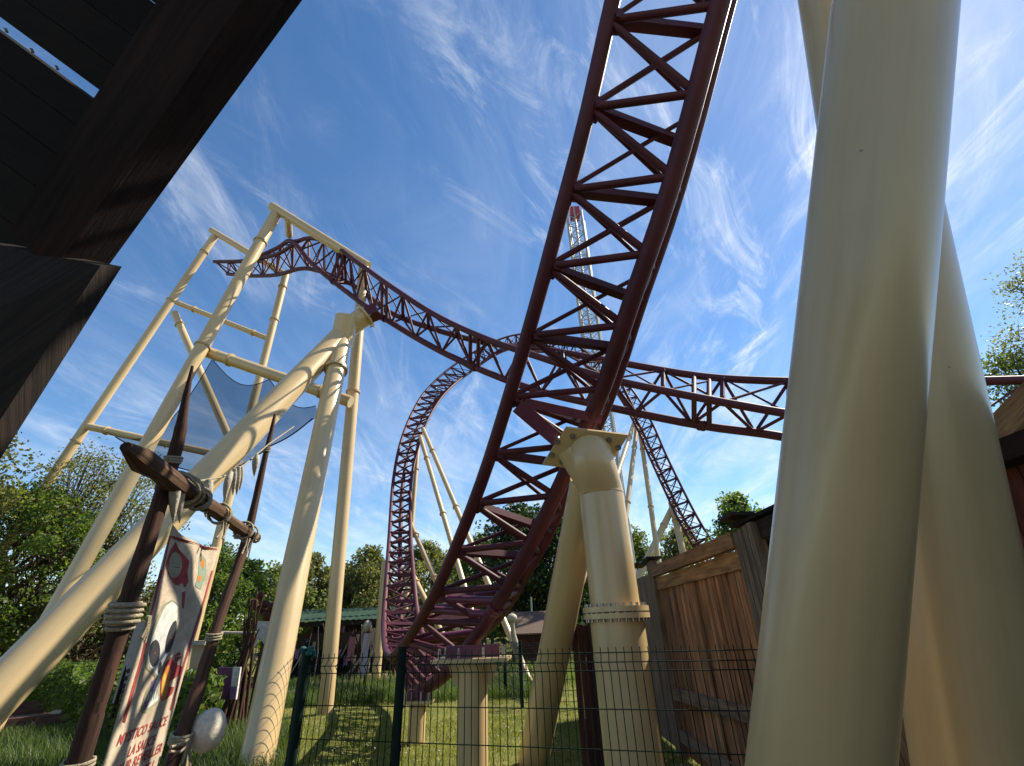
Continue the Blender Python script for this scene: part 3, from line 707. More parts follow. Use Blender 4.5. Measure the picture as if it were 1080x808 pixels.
el = Q(362, 352, 13.0)
af = thing('coaster_support', 'cream A-shaped support with a long diagonal leg and an elbow head at the left', 'support', (el.x, el.y, 0))
c0 = Q(-12, 742, 5.5); leg(af, [extend_down(c0, el, .0), el + (el - c0).normalized() * .1], .275, .29, 'diagonal_leg', 48)
c1 = Q(271, 800, 5.95)
leg(af, [extend_down(c1, el), el], .215, .235, 'upright_leg', 48, collars=((.835, True),), cr=.06)
hd = MB(); hd.pipe([el - V(0, 0, .35), Q(366, 334, 13.0), ], .31, 40); hd.build('head', 'cream', af)
hd = MB(); hd.pipe([el + V(0, 0, .1), Q(384, 334, 13.3)], .29, 40); so = hd.build('stub', 'cream', af)
ax_ = (Q(384, 334, 13.3) - el - V(0, 0, .1)).normalized()
fl = MB(); q3 = Q(384, 334, 13.3); fl.pipe([q3, q3 + ax_ * .06], .40, 6); fl.build('head_plate', 'cream', af)
b = MB(); collar_bolts(b, q3 + ax_ * .03, ax_, .35, 8, .05); b.build('bolt_ring', 'steel', af)
b = MB(); b.bar(q3 + ax_ * .06, Q(399, 328, 13.4), .4, .34); b.build('saddle', 'maroon', af)

# far loop supports
def far_support(label, legs, r=.14):
    a = Q(*legs[0][0]); rt = thing('coaster_support', label, 'support', (a.x, a.y, 0), 'cream legs carrying the far loop')
    for (t, b_) in legs:
        tt_, bb_ = Q(*t), Q(*b_); g_ = extend_down(bb_, tt_); leg(rt, [g_, tt_], r, r, 'leg', 16, collars=((.55, False), (.85, False)), cr=.04)
far_support('three slim cream legs splayed under the left side of the far loop', [((446, 452, 25.4), (486, 547, 19.6)), ((443, 460, 25.4), (476, 572, 19.0)), ((441, 468, 25.4), (434, 560, 22))], .11)
far_support('pair of slim cream legs behind the lower ladder track', [((430, 545, 20.5), (462, 618, 17.4)), ((432, 600, 17.8), (458, 652, 15.6))], .10)
far_support('three slim cream legs spread under the right side of the far loop', [((671, 440, 33), (652, 497, 27)), ((672, 448, 33), (660, 546, 26)), ((674, 448, 33), (690, 560, 27))], .15)
far_support('short pair of crossed cream legs low on the right descent of the far loop', [((709, 536, 30), (689, 577, 27.5)), ((708, 530, 30), (718, 572, 28))], .2)

# ------------------------------------------------------------------ blue netting
net = MB(); A0, A1, A2, A3 = Q(224, 385, 13.4), Q(284, 402, 13.1), Q(331, 428, 12.9), Q(160, 455, 13.8)
tops = [Q(112, 456, 14.6), Q(196, 440, 13.5), Q(224, 379, 13.45), Q(237, 403, 13.4), Q(260, 414, 13.2), Q(284, 400, 13.1), Q(298, 420, 13.0), Q(331, 426, 12.9), Q(333, 428, 12.9)]
bots = [Q(122, 461, 14.7), Q(180, 498, 14.0), Q(206, 503, 13.9), Q(226, 502, 13.8), Q(240, 497, 13.7), Q(262, 488, 13.6), Q(286, 470, 13.4), Q(310, 455, 13.2), Q(330, 441, 13.1)]
def scallop(P, k=5, sag=.06):
    out = []
    for a, b in zip(P[:-1], P[1:]):
        for j in range(k): out.append(a.lerp(b, j / k) - upv * sag * math.sin(math.pi * j / k) * (b - a).length)
    return out + [P[-1]]
tops = scallop([tops[0], tops[2], tops[5], tops[8]], 8, .22); bots = scallop([bots[0], bots[3], bots[6], bots[8]], 8, .05)
rows = []; uvs = []
for i in range(9):
    f = i / 8; sag = math.sin(f * math.pi) * .25
    rows.append([a.lerp(b, f) + V(0, sag, 0) for a, b in zip(tops, bots)]); uvs.append([(j * .2, f * 2) for j in range(len(tops))])
nt_root = thing('safety_net', 'dark blue safety netting slung below the crossbar of the tower', 'net', (tops[4].x, tops[4].y, bots[4].z))
net.grid(rows, uvs).build('mesh', 'net', nt_root)
MB().pipe(tops, .012, 6).build('edge_rope', 'dark', nt_root)
MB().pipe(bots, .02, 6).build('edge_rope', 'dark', nt_root)

# ------------------------------------------------------------------ drop tower far away
tb = Q(606, 224, 62); tw_z = tb.z; dt = thing('drop_tower', 'very tall white lattice drop tower with a red cap, seen through the near track', 'tower', (tb.x, tb.y, 0))
rot = R(28); hw = 1.35
crn = [V(tb.x + math.cos(rot + k * math.pi / 2) * hw, tb.y + math.sin(rot + k * math.pi / 2) * hw, 0) for k in range(4)]
for c in crn: MB().pipe([c, c + V(0, 0, tw_z - 1)], .16, 8).build('leg', 'white_steel', dt)
for k in range(2):
    o_ = V(math.cos(rot + .8 + k * math.pi) * .55, math.sin(rot + .8 + k * math.pi) * .55, 0); MB().pipe([V(tb.x, tb.y, 0) + o_, V(tb.x, tb.y, tw_z + .5) + o_], .13, 6).build('guide_rail', 'white_steel', dt)
z = 0.0; lt_ = MB()
while z < tw_z - 2.5:
    for k in range(4):
        a_, b_ = crn[k], crn[(k + 1) % 4]
        lt_.pipe([a_ + V(0, 0, z), b_ + V(0, 0, z)], .06, 4); lt_.pipe([a_ + V(0, 0, z), b_ + V(0, 0, z + 1.9)], .055, 4); lt_.pipe([b_ + V(0, 0, z), a_ + V(0, 0, z + 1.9)], .055, 4)
    z += 1.9
lt_.build('lattice', 'white_steel', dt)
MB().bar(V(tb.x - .6, tb.y, tw_z - .3), V(tb.x + .6, tb.y, tw_z - .3), 1.2, 1.6).build('cap', 'red', dt)

# ------------------------------------------------------------------ mesh fence in front
ftop = fx_at(555, 690).z
def fence_thing(name, label, runs, posts, ztop, post_r=.03, wire=.0030, step=.05):
    rt = thing(name, label, 'fence', (runs[0][0].x, runs[0][0].y, 0))
    for (a, b) in runs:
        a = V(a.x, a.y, 0); b = V(b.x, b.y, 0); L_ = (b - a).length; d = (b - a) / L_; nn = V(-d.y, d.x, 0)
        if nn.y > 0: nn = -nn
        mbp = MB(); k = int(L_ / step)
        prof = [(ztop + .03, 0), (ztop - .02, 0), (ztop - .055, .035), (ztop - .10, 0), (ztop - .55, 0), (.04, 0)]
        for i in range(k + 1):
            p = a + d * (i * step); mbp.pipe([p + V(0, 0, z_) + nn * o_ for z_, o_ in prof], wire, 4, False)
        hs_ = [(ztop, 0), (ztop - .05, .035), (ztop - .10, 0)] + [(ztop - .10 - .2 * j, 0) for j in range(1, int((ztop - .15) / .2) + 1)]
        for z_, o_ in hs_: mbp.pipe([a + V(0, 0, z_) + nn * (o_ + wire), b + V(0, 0, z_) + nn * (o_ + wire)], wire * 1.1, 4, False)
        mbp.build('mesh_panel', 'green_metal', rt)
    for p in posts:
        b_ = MB(); b_.pipe([V(p.x, p.y, 0), V(p.x, p.y, ztop + .05)], post_r, 16)
        po = b_.build('post', 'green_metal', rt)
        c = MB(); c.pipe([V(p.x, p.y, ztop + .05), V(p.x, p.y, ztop + .065)], post_r * 1.1, 16); c.build('cap', 'green_metal', po)
        for z_ in (.3, ztop - .55, ztop - .1):
            c = MB(); c.pipe([V(p.x, p.y, z_), V(p.x, p.y, z_ + .03)], post_r * 1.18, 16); c.build('clip', 'green_metal', po)
    return rt
FR = FP0 - FDIR * 1.75; FR0 = V(FR.x, FR.y, 0)
fence_thing('mesh_fence', 'dark green rigid wire mesh fence running across the foreground', [(PL, PM), (PM, FR)], [PM], ftop)
PLs = PL + V(0, 0, 0)
fence_thing('mesh_fence', 'side run of green mesh fence heading away from the left corner post', [(PLs + SDIR * .05, PLs + SDIR * 5.6)], [PLs, PLs + SDIR * .12, PLs + SDIR * 2.5, PLs + SDIR * 5.0], ftop + .005, .033)
rg = MB(); c = V(PL.x, PL.y, ftop + .05)
for i in range(9): rg.ball(c + V(random.uniform(-.035, .05), random.uniform(-.04, .02), random.uniform(-.03, .025)), .026, .024, .018, 8, 6)
tag(rg.build('cloth', 'teal_cloth'), 'crumpled teal cloth tied over the left corner fence post', 'cloth')
# rear boundary fence
ra, rb = ground_at(551, 747), ground_at(522, 729)
dd = (rb - ra).normalized()
fence_thing('mesh_fence', 'distant green mesh fence at the far edge of the lawn', [(ra, ra + dd * 9), (ra, ra + V(3.2, -.4, 0))], [ra + dd * (1.7 * i) for i in range(6)] + [ra + V(1.6, -.2, 0), ra + V(3.2, -.4, 0)], 1.2, .04, .005, .1)

# ------------------------------------------------------------------ wooden wall and gate at the right
WX = 2.02
wl = thing('wooden_wall', 'tall brown board wall with grey posts and thick top beams behind the middle support', 'wall', (WX, 5, 0))
def wp(px, py): return on_plane(px, py, V(WX, 0, 0), V(1, 0, 0))
t0, t1 = wp(690, 597), wp(775, 563)        # panel ends at top edge
ya, yb = t0.y, t1.y; zt = (t0.z + t1.z) / 2
post0 = wp(683, 595); post1 = wp(788, 560)
def vpost(y, w_, d_, z, name='post', m_='grey_board', x=WX):
    b = MB(); b.bar(V(x, y, 0), V(x, y, z), d_, w_); return b.build(name, m_, wl)
yy = yb - .06
while yy < ya:
    w_ = random.uniform(.085, .12); b = MB(); e = random.uniform(-.012, .012)
    b.box((WX + .02 + e, yy, .05), (WX + .045 + e, yy + w_ - .008, zt - .30)); b.build('board', 'board', wl); yy += w_
MB().bar(V(WX - .02, yb - .05, zt - .07), V(WX - .02, ya, zt - .07), .09, .14).build('top_beam', 'beam_wood', wl)
MB().bar(V(WX + .02, yb - .05, zt - .235), V(WX + .02, ya, zt - .235), .06, .16).build('top_beam', 'beam_wood', wl)
r0_, r1_ = wp(722, 736), wp(782, 748)
MB().bar(V(WX - .01, ya, r0_.z), V(WX - .01, yb - .2, r1_.z + .02), .05, .13).build('mid_rail', 'grey_board', wl)
MB().bar(V(WX - .01, ya, .25), V(WX - .01, yb - .2, .25), .05, .13).build('mid_rail', 'grey_board', wl)
for k in range(3): vpost(ya + .05 + .10 * k, .09, .10 - .01 * k, zt + .09 - .015 * k)
for k in range(4): vpost(yb - .14 - .085 * k, .08, .13 - .012 * k, zt - .02 + .012 * k)
for (y_, w_) in ((ya + .1, .36), (ya + .95, .5), (yb - .12, .26)):
    MB().bar(V(WX, y_ - w_ / 2, zt + .125), V(WX, y_ + w_ / 2, zt + .11), .22, .03).build('cap', 'post_wood', wl)
# farther, plain part of the wall beyond the grey post
yy = ya + .35
while yy < ya + 3.4:
    w_ = random.uniform(.10, .14); b = MB(); b.box((WX + .02, yy, .04), (WX + .05, yy + w_ - .008, zt - .05 - .02 * random.random())); b.build('board', 'grey_board', wl); yy += w_
# nearer bay with small dark roof
yy = yb - .5
while yy > 3.0:
    w_ = random.uniform(.10, .14); b = MB(); b.box((WX + .10, yy - w_ + .008, .04), (WX + .13, yy, zt + .015)); b.build('board', 'board', wl); yy -= w_
MB().bar(V(WX + .06, yb - .02, zt + .05), V(WX + .06, 2.95, zt + .05), .2, .03).build('coping', 'roof_wood', wl)
MB().bar(V(WX + .06, yb - .3, zt - .05), V(WX + .06, 2.95, zt - .05), .10, .15).build('top_beam', 'post_wood', wl)
# lower dark panel to the left of the lower column
lp = thing('wooden_screen', 'narrow reddish board screen just left of the lower middle column', 'screen', Q(621, 770, 5.1) * 1.0); lp.location.z = 0
sx, sy = lp.location.x, lp.location.y
ztl = on_plane(615, 660, V(sx, sy, 0), V(0, 1, 0)).z
for k in range(3):
    MB().box((sx - .10 + k * .075, sy, .03), (sx - .03 + k * .075, sy + .03, ztl + .01 * (k % 2))).build('board', 'barn', lp)
MB().box((sx + .10, sy - .06, 0), (sx + .155, sy + .01, ztl + .02)).build('post', 'dark', lp)
kb = MB(); kb.box((sx - .15, sy - .35, 0), (sx + .12, sy - .1, .14)); tag(kb.build('concrete_block', 'concrete'), 'pale concrete block on the ground under the reddish screen', 'block')
# dark ride roof and sunlit beam past the pillars at the right edge
shed = thing('ride_shed', 'dark timber shed with a sunlit slanting beam at the right edge', 'shed', Q(1120, 640, 6.5)); shed.location.z = 0
A_, B_ = Q(1046, 462, 4.6), Q(1100, 408, 4.4); MB().bar(A_ - (B_ - A_) * .3, B_ + (B_ - A_), .18, .22).build('beam', 'beam_wood', shed)
MB().bar(Q(1030, 517, 5.0), Q(1200, 517, 4.7), .08, .09).build('rail', 'maroon', shed)
MB().box((3.15, -4, 2.42), (7.5, 6.5, 2.56)).build('roof', 'roof_wood', shed)
yy = -3.8
while yy < 6.3: MB().box((3.35, yy, 0), (3.39, yy + .18, 2.42)).build('board', 'barn', shed); yy += .19
MB().box((3.4, 6.3, 0), (7.3, 6.34, 2.42)).build('wall', 'barn', shed)
for y_ in (-3.9, -.6, 2.7, 6.2): MB().box((3.2, y_, 0), (3.32, y_ + .12, 2.42)).build('post', 'roof_wood', shed)

# ------------------------------------------------------------------ decorated poles, log and banner at left
h_ = .70
d1 = raydir(182, 515); d2 = raydir(259, 566)
W1 = EYE + d1 * (h_ / d1.z); W2 = EYE + d2 * (h_ / d2.z)
UD = V(W2.x - W1.x, W2.y - W1.y, 0).normalized(); BN = V(UD.y, -UD.x, 0)    # BN points right, to the camera side
bz = W1.z
def bp(px, py, off=0.0): return on_plane(px, py, W1 + BN * off, BN)
def bent_pole(sight):
    """natural crooked pole: sighted centre points (px, py, width) from the top down, run on to the ground"""
    P = []; Rr = []
    for px, py, w_ in sight:
        p = bp(px, py); P.append(p); Rr.append(w_ * .5 * (p - EYE).dot(fwd) / FPX * .68)
    d = P[-1] - P[-2]; P.append(P[-1] + d * (P[-1].z / -d.z)); Rr.append(Rr[-1] * 1.02)
    P.reverse(); Rr.reverse(); C_ = catmull(P, 5); R_ = np.interp(np.linspace(0, len(Rr) - 1, len(C_)), range(len(Rr)), Rr)
    pts = [V(*c) for c in C_]; rad = [float(r) * random.uniform(.95, 1.05) for r in R_]
    def at(z):
        for i in range(len(pts) - 1):
            if pts[i].z <= z <= pts[i + 1].z: return pts[i].lerp(pts[i + 1], (z - pts[i].z) / (pts[i + 1].z - pts[i].z)), (rad[i] + rad[i + 1]) / 2
        return (pts[-1], rad[-1]) if z > pts[0].z else (pts[0], rad[0])
    return pts, rad, at
pts, rad, at1 = bent_pole([(203, 386, 4), (195, 425, 11), (189, 460, 18), (178, 499, 20), (156, 570, 24), (130, 651, 27), (102, 740, 29), (84, 800, 31)])
pole1 = thing('wooden_pole', 'thick dark wooden pole with a rope coil, left of the banner', 'pole', pts[0])
MB().pipe(pts, rad, 20).build('shaft', 'old_wood', pole1)
pts, rad, at2 = bent_pole([(290, 437, 4), (285, 460, 7), (280, 480, 8), (268, 535, 11), (257, 579, 14), (232, 651, 15), (208, 729, 20), (190, 780, 22)])
pole2 = thing('wooden_pole', 'slimmer dark wooden pole, right of the banner with a pale gourd', 'pole', pts[0])
MB().pipe(pts, rad, 18).build('shaft', 'old_wood', pole2)
def coil(parent, at, z, turns, h, rr=.009, extra=.008):
    c, r_ = at(z); return rope_coil(parent, c, r_ + extra, turns, h, rr)
from math import pi
def rope_coil(parent, c, r, turns, h, rr=.011, name='rope_wrap', wob=.006, axis=None):
    ax = (axis or V(0, 0, 1)).normalized(); a, b = frame(ax); pts = []
    n = int(turns * 18); rr = rr * .78
    for i in range(n + 1):
        an = i / 18 * 6.283; f = i / n
        pts.append(c + a * math.cos(an) * (r + random.uniform(-.3, .9) * wob) + b * math.sin(an) * (r + random.uniform(-.3, .6) * wob) + ax * (h * (f - .5) + math.sin(an) * wob * 1.5))
    return MB().pipe(pts, rr, 8).build(name, 'rope', parent)
zc = bp(133, 650).z
coil(pole1, at1, zc, 6, .12, .011); coil(pole1, at1, zc + .01, 4, .09, .011, .022)
c1_ = at1(zc)[0]
for k in range(3):
    e = c1_ + BN * .085 + UD * (.03 + .012 * k); MB().pipe([e, e + UD * .02 - V(0, 0, .04), e + UD * (.0 + .012 * k) - V(0, 0, .09 + .01 * k)], .006, 8).build('rope_end', 'rope', pole1)
coil(pole1, at1, bp(88, 804).z, 2, .03); coil(pole2, at2, bp(215, 672).z, 3, .05); coil(pole2, at2, bp(280, 472).z, 3, .05, .007, .004); coil(pole1, at1, bp(185, 488).z, 3, .04, .009, .002)
# log across
lg = thing('cross_log', 'rough split log lashed across the two poles, pointed at its left end', 'log', (W1.x, W1.y, bz))
e0, e1 = bp(118, 481, .02), bp(263, 568, .02); z_ = bz
dl = UD; lgp = []; lgr = []
L0 = (e0 - W1).dot(UD); L1 = (e1 - W1).dot(UD) + .05
for i in range(15):
    f = i / 14; u_ = L0 + (L1 - L0) * f; r_ = .047 * (1 - .15 * f)
    if i == 0: r_ = .022
    if i == 1: r_ = .05
    lgp.append(V(W1.x, W1.y, bz + random.uniform(-.006, .006)) + UD * u_ + BN * .055); lgr.append(r_ * random.uniform(.88, 1.1))
MB().pipe(lgp, lgr, 9, smooth=False).build('shaft', 'log_wood', lg)
for u_, r_, t_ in ((.0, .10, 2), (.04, .105, 2)):
    rope_coil(lg, V(W1.x, W1.y, bz) + UD * u_ + BN * .03, r_, t_, .03, .010, axis=(UD * .6 + V(0, 0, .8)))
for u_, t_ in ((.22, 4), (.62, 3), ((W2 - W1).length - .28, 3), ((W2 - W1).length - .12, 4)):
    rope_coil(lg, V(W1.x, W1.y, bz) + UD * u_ + BN * .055, .062, t_, .05, .008, axis=UD)
rope_coil(lg, V(W2.x, W2.y, bz), .085, 3, .05, .009, axis=V(.2, 0, 1))
for u_ in (.60, .66, .72, 1.2, 1.28, 1.36):
    s0 = V(W1.x, W1.y, bz - .05) + UD * u_ + BN * .09; MB().pipe([s0, s0 - V(0, 0, .05) + UD * random.uniform(-.03, .03), s0 - V(0, 0, random.uniform(.09, .15)) + UD * random.uniform(-.05, .05)], .007, 6).build('rope_end', 'rope', lg)
# banner
ban = thing('banner', 'tall aged canvas banner with a painted skull and red French lettering', 'banner', bp(150, 800))
def uz(px, py):
    p = bp(px, py); return (p - W1).dot(UD), p.z
uL, zT = uz(180, 553); uR, _ = uz(229, 581); uR2, _ = uz(170, 800); uL2, _ = uz(112, 800); zB = .55
def bsurf(u, z):
    f = (zT - z) / (zT - zB)
    return V(W1.x, W1.y, 0) + UD * u + V(0, 0, z) + BN * (.0 + .012 * math.sin(u * 16 + f * 2.2) * math.exp(-3.5 * f) + .004 * math.sin(z * 4 + 1) + .004 * math.sin(u * 9 + z * 11) * math.exp(-2.5 * f))
rows = []; uvs = []
for i in range(49):
    f = i / 48; z = zT + (zB - zT) * f; a = uL + (uL2 - uL) * min(1, f * 1.4); b_ = uR + (uR2 - uR) * min(1, f * 1.4); row = []; uvr = []
    for j in range(17):
        g_ = j / 16; u_ = a + (b_ - a) * g_; zz_ = z + (-.03 * math.sin(g_ * math.pi) if i == 0 else 0)
        row.append(bsurf(u_, zz_)); uvr.append((u_, z))
    rows.append(row); uvs.append(uvr)
MB().grid(rows, uvs).build('cloth', 'canvas', ban)
def art(name, pts, m_, lift=.004, sub=True):
    lift = .0012 + lift * .18
    """painted shape: outline in (u,z) turned into a fine strip lying on the cloth"""
    us = [p[0] for p in pts]; zs = [p[1] for p in pts]; mb_ = MB(); z0_, z1_ = min(zs), max(zs); n = max(2, int((z1_ - z0_) / .008)); 
    for i in range(n):
        za, zb = z0_ + (z1_ - z0_) * i / n, z0_ + (z1_ - z0_) * (i + 1) / n
        def spans(z):
            xs = []
            for k in range(len(pts)):
                (ua, za_), (ub, zb_) = pts[k], pts[(k + 1) % len(pts)]
                if (za_ <= z < zb_) or (zb_ <= z < za_): xs.append(ua + (ub - ua) * (z - za_) / (zb_ - za_))
            return sorted(xs)
        sa, sb = spans(za + 1e-6), spans(zb - 1e-6)
        for k in range(0, min(len(sa), len(sb)) - 1, 2):
            q = [(sa[k], za), (sa[k + 1], za), (sb[k + 1], zb), (sb[k], zb)]; m_n = max(1, int(abs(sa[k + 1] - sa[k]) / .03))
            P_ = [[bsurf(sa[k] + (sa[k + 1] - sa[k]) * t / m_n, za) + BN * lift for t in range(m_n + 1)], [bsurf(sb[k] + (sb[k + 1] - sb[k]) * t / m_n, zb) + BN * lift for t in range(m_n + 1)]]
            mb_.grid(P_, [[(p.y, p.z) for p in r] for r in P_])
    return mb_.build(name, m_, ban)
def C2(lst, ox, oy, k): return [uz(ox + x / k, oy + y / k) for x, y in lst]
def ell(cx, cy, rx, ry, tilt, ox, oy, k, n=20):
    t = R(tilt); return C2([(cx + rx * math.cos(a) * math.cos(t) - ry * math.sin(a) * math.sin(t), cy + rx * math.cos(a) * math.sin(t) + ry * math.sin(a) * math.cos(t)) for a in [6.283 * i / n for i in range(n)]], ox, oy, k)
K1 = (90, 540, 5.983); K2 = (0, 600, 3.885)
art('border_line', C2([(522, 142), (818, 232), (818, 245), (522, 160)], *K1), 'ink_red')
art('border_line', C2([(522, 145), (532, 147), (495, 330), (400, 700), (385, 800), (375, 798), (392, 690), (485, 330)], *K1), 'ink_red')
art('border_line', C2([(645, 5), (655, 5), (585, 370), (515, 630), (503, 630), (575, 370)], *K2), 'ink_red')
art('border_line', C2([(862, 5), (870, 5), (800, 230), (700, 580), (692, 580), (792, 230)], *K2), 'ink_red')
art('emblem', C2([(580, 185), (600, 240), (640, 310), (628, 380), (640, 440), (620, 480), (600, 450), (565, 468), (545, 420), (520, 370), (508, 320), (540, 240)], *K1), 'ink_red')
art('emblem_centre', ell(568, 335, 36, 84, 8, *K1), 'ink_grey', .007)
art('emblem_drip', C2([(600, 500), (625, 500), (622, 610), (606, 612)], *K1), 'ink_red')
art('side_ornament', C2([(735, 245), (765, 300), (755, 400), (720, 490), (690, 470), (715, 390), (725, 300)], *K1), 'ink_green')
art('side_ornament', C2([(742, 275), (756, 320), (746, 360), (730, 330)], *K1), 'ink_orange', .007)
art('side_ornament', C2([(712, 400), (735, 400), (722, 440), (704, 440)], *K1), 'ink_orange', .007)
art('skull_outline', C2([(700, 126), (728, 150), (728, 232), (706, 312), (696, 345), (660, 408), (655, 440), (648, 500), (655, 545), (600, 590), (576, 590), (586, 530), (600, 490), (632, 444), (596, 408), (589, 350), (605, 288), (635, 208), (668, 146)], *K2), 'ink_grey', .004)
art('skull', C2([(700, 134), (722, 155), (722, 230), (700, 308), (690, 340), (655, 400), (650, 440), (642, 500), (648, 536), (604, 572), (590, 572), (600, 530), (614, 494), (644, 444), (610, 402), (602, 352), (616, 292), (646, 214), (674, 154)], *K2), 'ink_white', .007)
art('eye', ell(627, 346, 20, 57, 5, *K2), 'ink_black', .010)
art('eye', ell(694, 280, 19, 72, 16, *K2), 'ink_black', .010)
art('pupil', ell(628, 346, 3.5, 5, 0, *K2), 'ink_red', .013)
art('pupil', ell(694, 284, 3.5, 5, 0, *K2), 'ink_red', .013)
art('nose', ell(647, 405, 7, 27, 10, *K2), 'ink_black', .010)
art('jaw_patch', C2([(618, 455), (632, 450), (622, 500), (606, 510)], *K2), 'ink_purple', .010)
art('jaw_patch', C2([(590, 545), (606, 535), (600, 570), (588, 578)], *K2), 'ink_purple', .010)
for k in range(4): art('tooth_line', C2([(610 + k * 10, 500 - k * 4), (612 + k * 10, 500 - k * 4), (606 + k * 10, 548 - k * 4), (604 + k * 10, 548 - k * 4)], *K2), 'ink_black', .010)
art('flame', C2([(735, 340), (742, 362), (728, 372), (722, 392), (742, 400), (735, 432), (708, 452), (694, 462), (690, 486), (712, 482), (704, 510), (680, 535), (664, 543), (655, 520), (656, 450), (672, 385), (700, 362), (712, 382), (718, 350)], *K2), 'ink_red', .005)
art('flame', C2([(690, 392), (700, 420), (690, 460), (682, 520), (664, 540), (657, 510), (662, 440), (676, 396)], *K2), 'ink_orange', .008)
art('flame', C2([(672, 420), (680, 440), (672, 500), (663, 528), (660, 500), (664, 440)], *K2), 'ink_yellow', .011)
art('skull', C2([(705, -10), (745, -5), (765, 50), (748, 75), (735, 45), (712, 35)], *K2), 'ink_red', .005)
def words(txt, pl, pr, h, lift=.002):
    (ua, za), (ub, zb) = uz(*pl), uz(*pr); zc_ = (za + zb) / 2
    cu = D.curves.new('lettering', 'FONT'); cu.body = txt; cu.size = 1; cu.shear = .15; cu.resolution_u = 3; cu.offset = .018
    o = D.objects.new('lettering_tmp', cu); col.objects.link(o); bpy.context.view_layer.update()
    me = D.meshes.new_from_object(o); co = np.array([v.co[:] for v in me.vertices]); D.objects.remove(o)
    x0_, x1_ = co[:, 0].min(), co[:, 0].max(); y0_, y1_ = 0, co[:, 1].max()
    for v in me.vertices:
        u_ = ua + (v.co.x - x0_) / (x1_ - x0_) * (ub - ua); zz_ = zc_ + (v.co.y) / (y1_) * h; v.co = bsurf(u_, zz_) + BN * lift - ban.location
    me.materials.append(MT['ink_red']); t = D.objects.new('lettering', me); col.objects.link(t); t.parent = ban
words('MYSTICO SAUCE', (123, 787), (175, 764), .043)
words('LA SAUCE', (134, 798), (163, 785), .043)
words('POUR REVEILLER', (116, 819), (169, 796), .043)
words('LES MORTS !', (124, 831), (160, 815), .043)
# garland of claws strung between the poles
gl = thing('garland', 'string of pale bone claws tied between the two pole tops', 'garland', (W2.x, W2.y, bz))
gs = [bp(183, 505, .03), bp(212, 507, .03), bp(235, 503, .02), bp(258, 490, .02), bp(284, 468, .02), bp(310, 450)]
MB().pipe(gs, .006, 6).build('string', 'rope', gl)
def claw(p, ln, r, ang, m_='bone'):
    pts = []; rad = []
    for i in range(8):
        f = i / 7; a = ang + f * .9; pts.append(p + UD * (math.sin(a) * ln * f * .6) - V(0, 0, ln * f) + BN * .01); rad.append(r * (math.sin(min(1, f * 1.6 + .35) * 1.57)) * (1 - f ** 2.2) + .002)
    MB().pipe(pts, rad, 8).build('claw', m_, gl)
for (px, py, ln, r, a) in ((186, 502, .16, .022, 0), (192, 500, .17, .02, .1), (219, 506, .15, .026, .0), (242, 498, .15, .02, -.7), (246, 494, .12, .016, .5), (250, 492, .13, .018, .6), (253, 492, .11, .016, .9), (270, 480, .12, .022, -.4)):
    claw(bp(px, py, .05), ln * 1.35, r * 1.25, a)
# pale gourd and raffia brush tied to the second pole
gc = bp(226, 758, .02); zc = gc.z
gd = thing('gourd', 'pale mottled egg-shaped gourd tied with rope behind the right pole', 'gourd', gc)
gp0, gr0 = at2(zc - .02); gpos = V(gp0.x + .085, gp0.y + .13, zc)
MB().ball(gpos, .102, .102, .118, 26, 18, lambda th, ph: .02 * math.sin(3 * ph + th * 2) - .05 * math.cos(th) + .006 * math.sin(11 * ph) * math.sin(9 * th)).build('body', 'stone', gd)
rope_coil(gd, gp0, gr0 + .012, 4, .05, .011, axis=V(.12, 0, 1))
for k in range(3):
    e = gp0 + BN * (gr0 + .02) + UD * (-.02 + .03 * k) + V(0, -.03, 0); MB().pipe([e, e - V(0, 0, .06) + UD * .02, e - V(-.02 * k, 0, .12 + .02 * k)], .007, 8).build('rope_end', 'rope', gd)
MB().pipe([gp0 + BN * (gr0 + .015), gp0 + BN * .05 - UD * .12 - V(0, 0, .01), gp0 + BN * .04 - UD * .26], .007, 8).build('rope_end', 'rope', gd)
MB().pipe([gp0 + BN * (gr0 + .015) - V(0, 0, .03), gp0 + BN * .05 - UD * .12 - V(0, 0, .05), gp0 + BN * .04 - UD * .26 - V(0, 0, .02)], .007, 8).build('rope_end', 'rope', gd)
br = thing('raffia_brush', 'bundle of straw raffia hanging below the gourd on the pole', 'brush', (W2.x + .08, W2.y, zc - .5))
bb = MB()
for i in range(90):
    a = random.uniform(0, 6.28); r0 = .02 * random.random(); r1 = .085 * math.sqrt(random.random()); c = V(gp0.x + .06, gp0.y + .03, zc - .13)
    bb.pipe([c + V(math.cos(a) * r0, math.sin(a) * r0, 0), c + V(math.cos(a) * (r0 + r1) * .7, math.sin(a) * (r0 + r1) * .7, -.2), c + V(math.cos(a) * r1, math.sin(a) * r1, -.45)], [.004, .006, .003], 4, False)
bb.build('bristles', 'raffia', br)

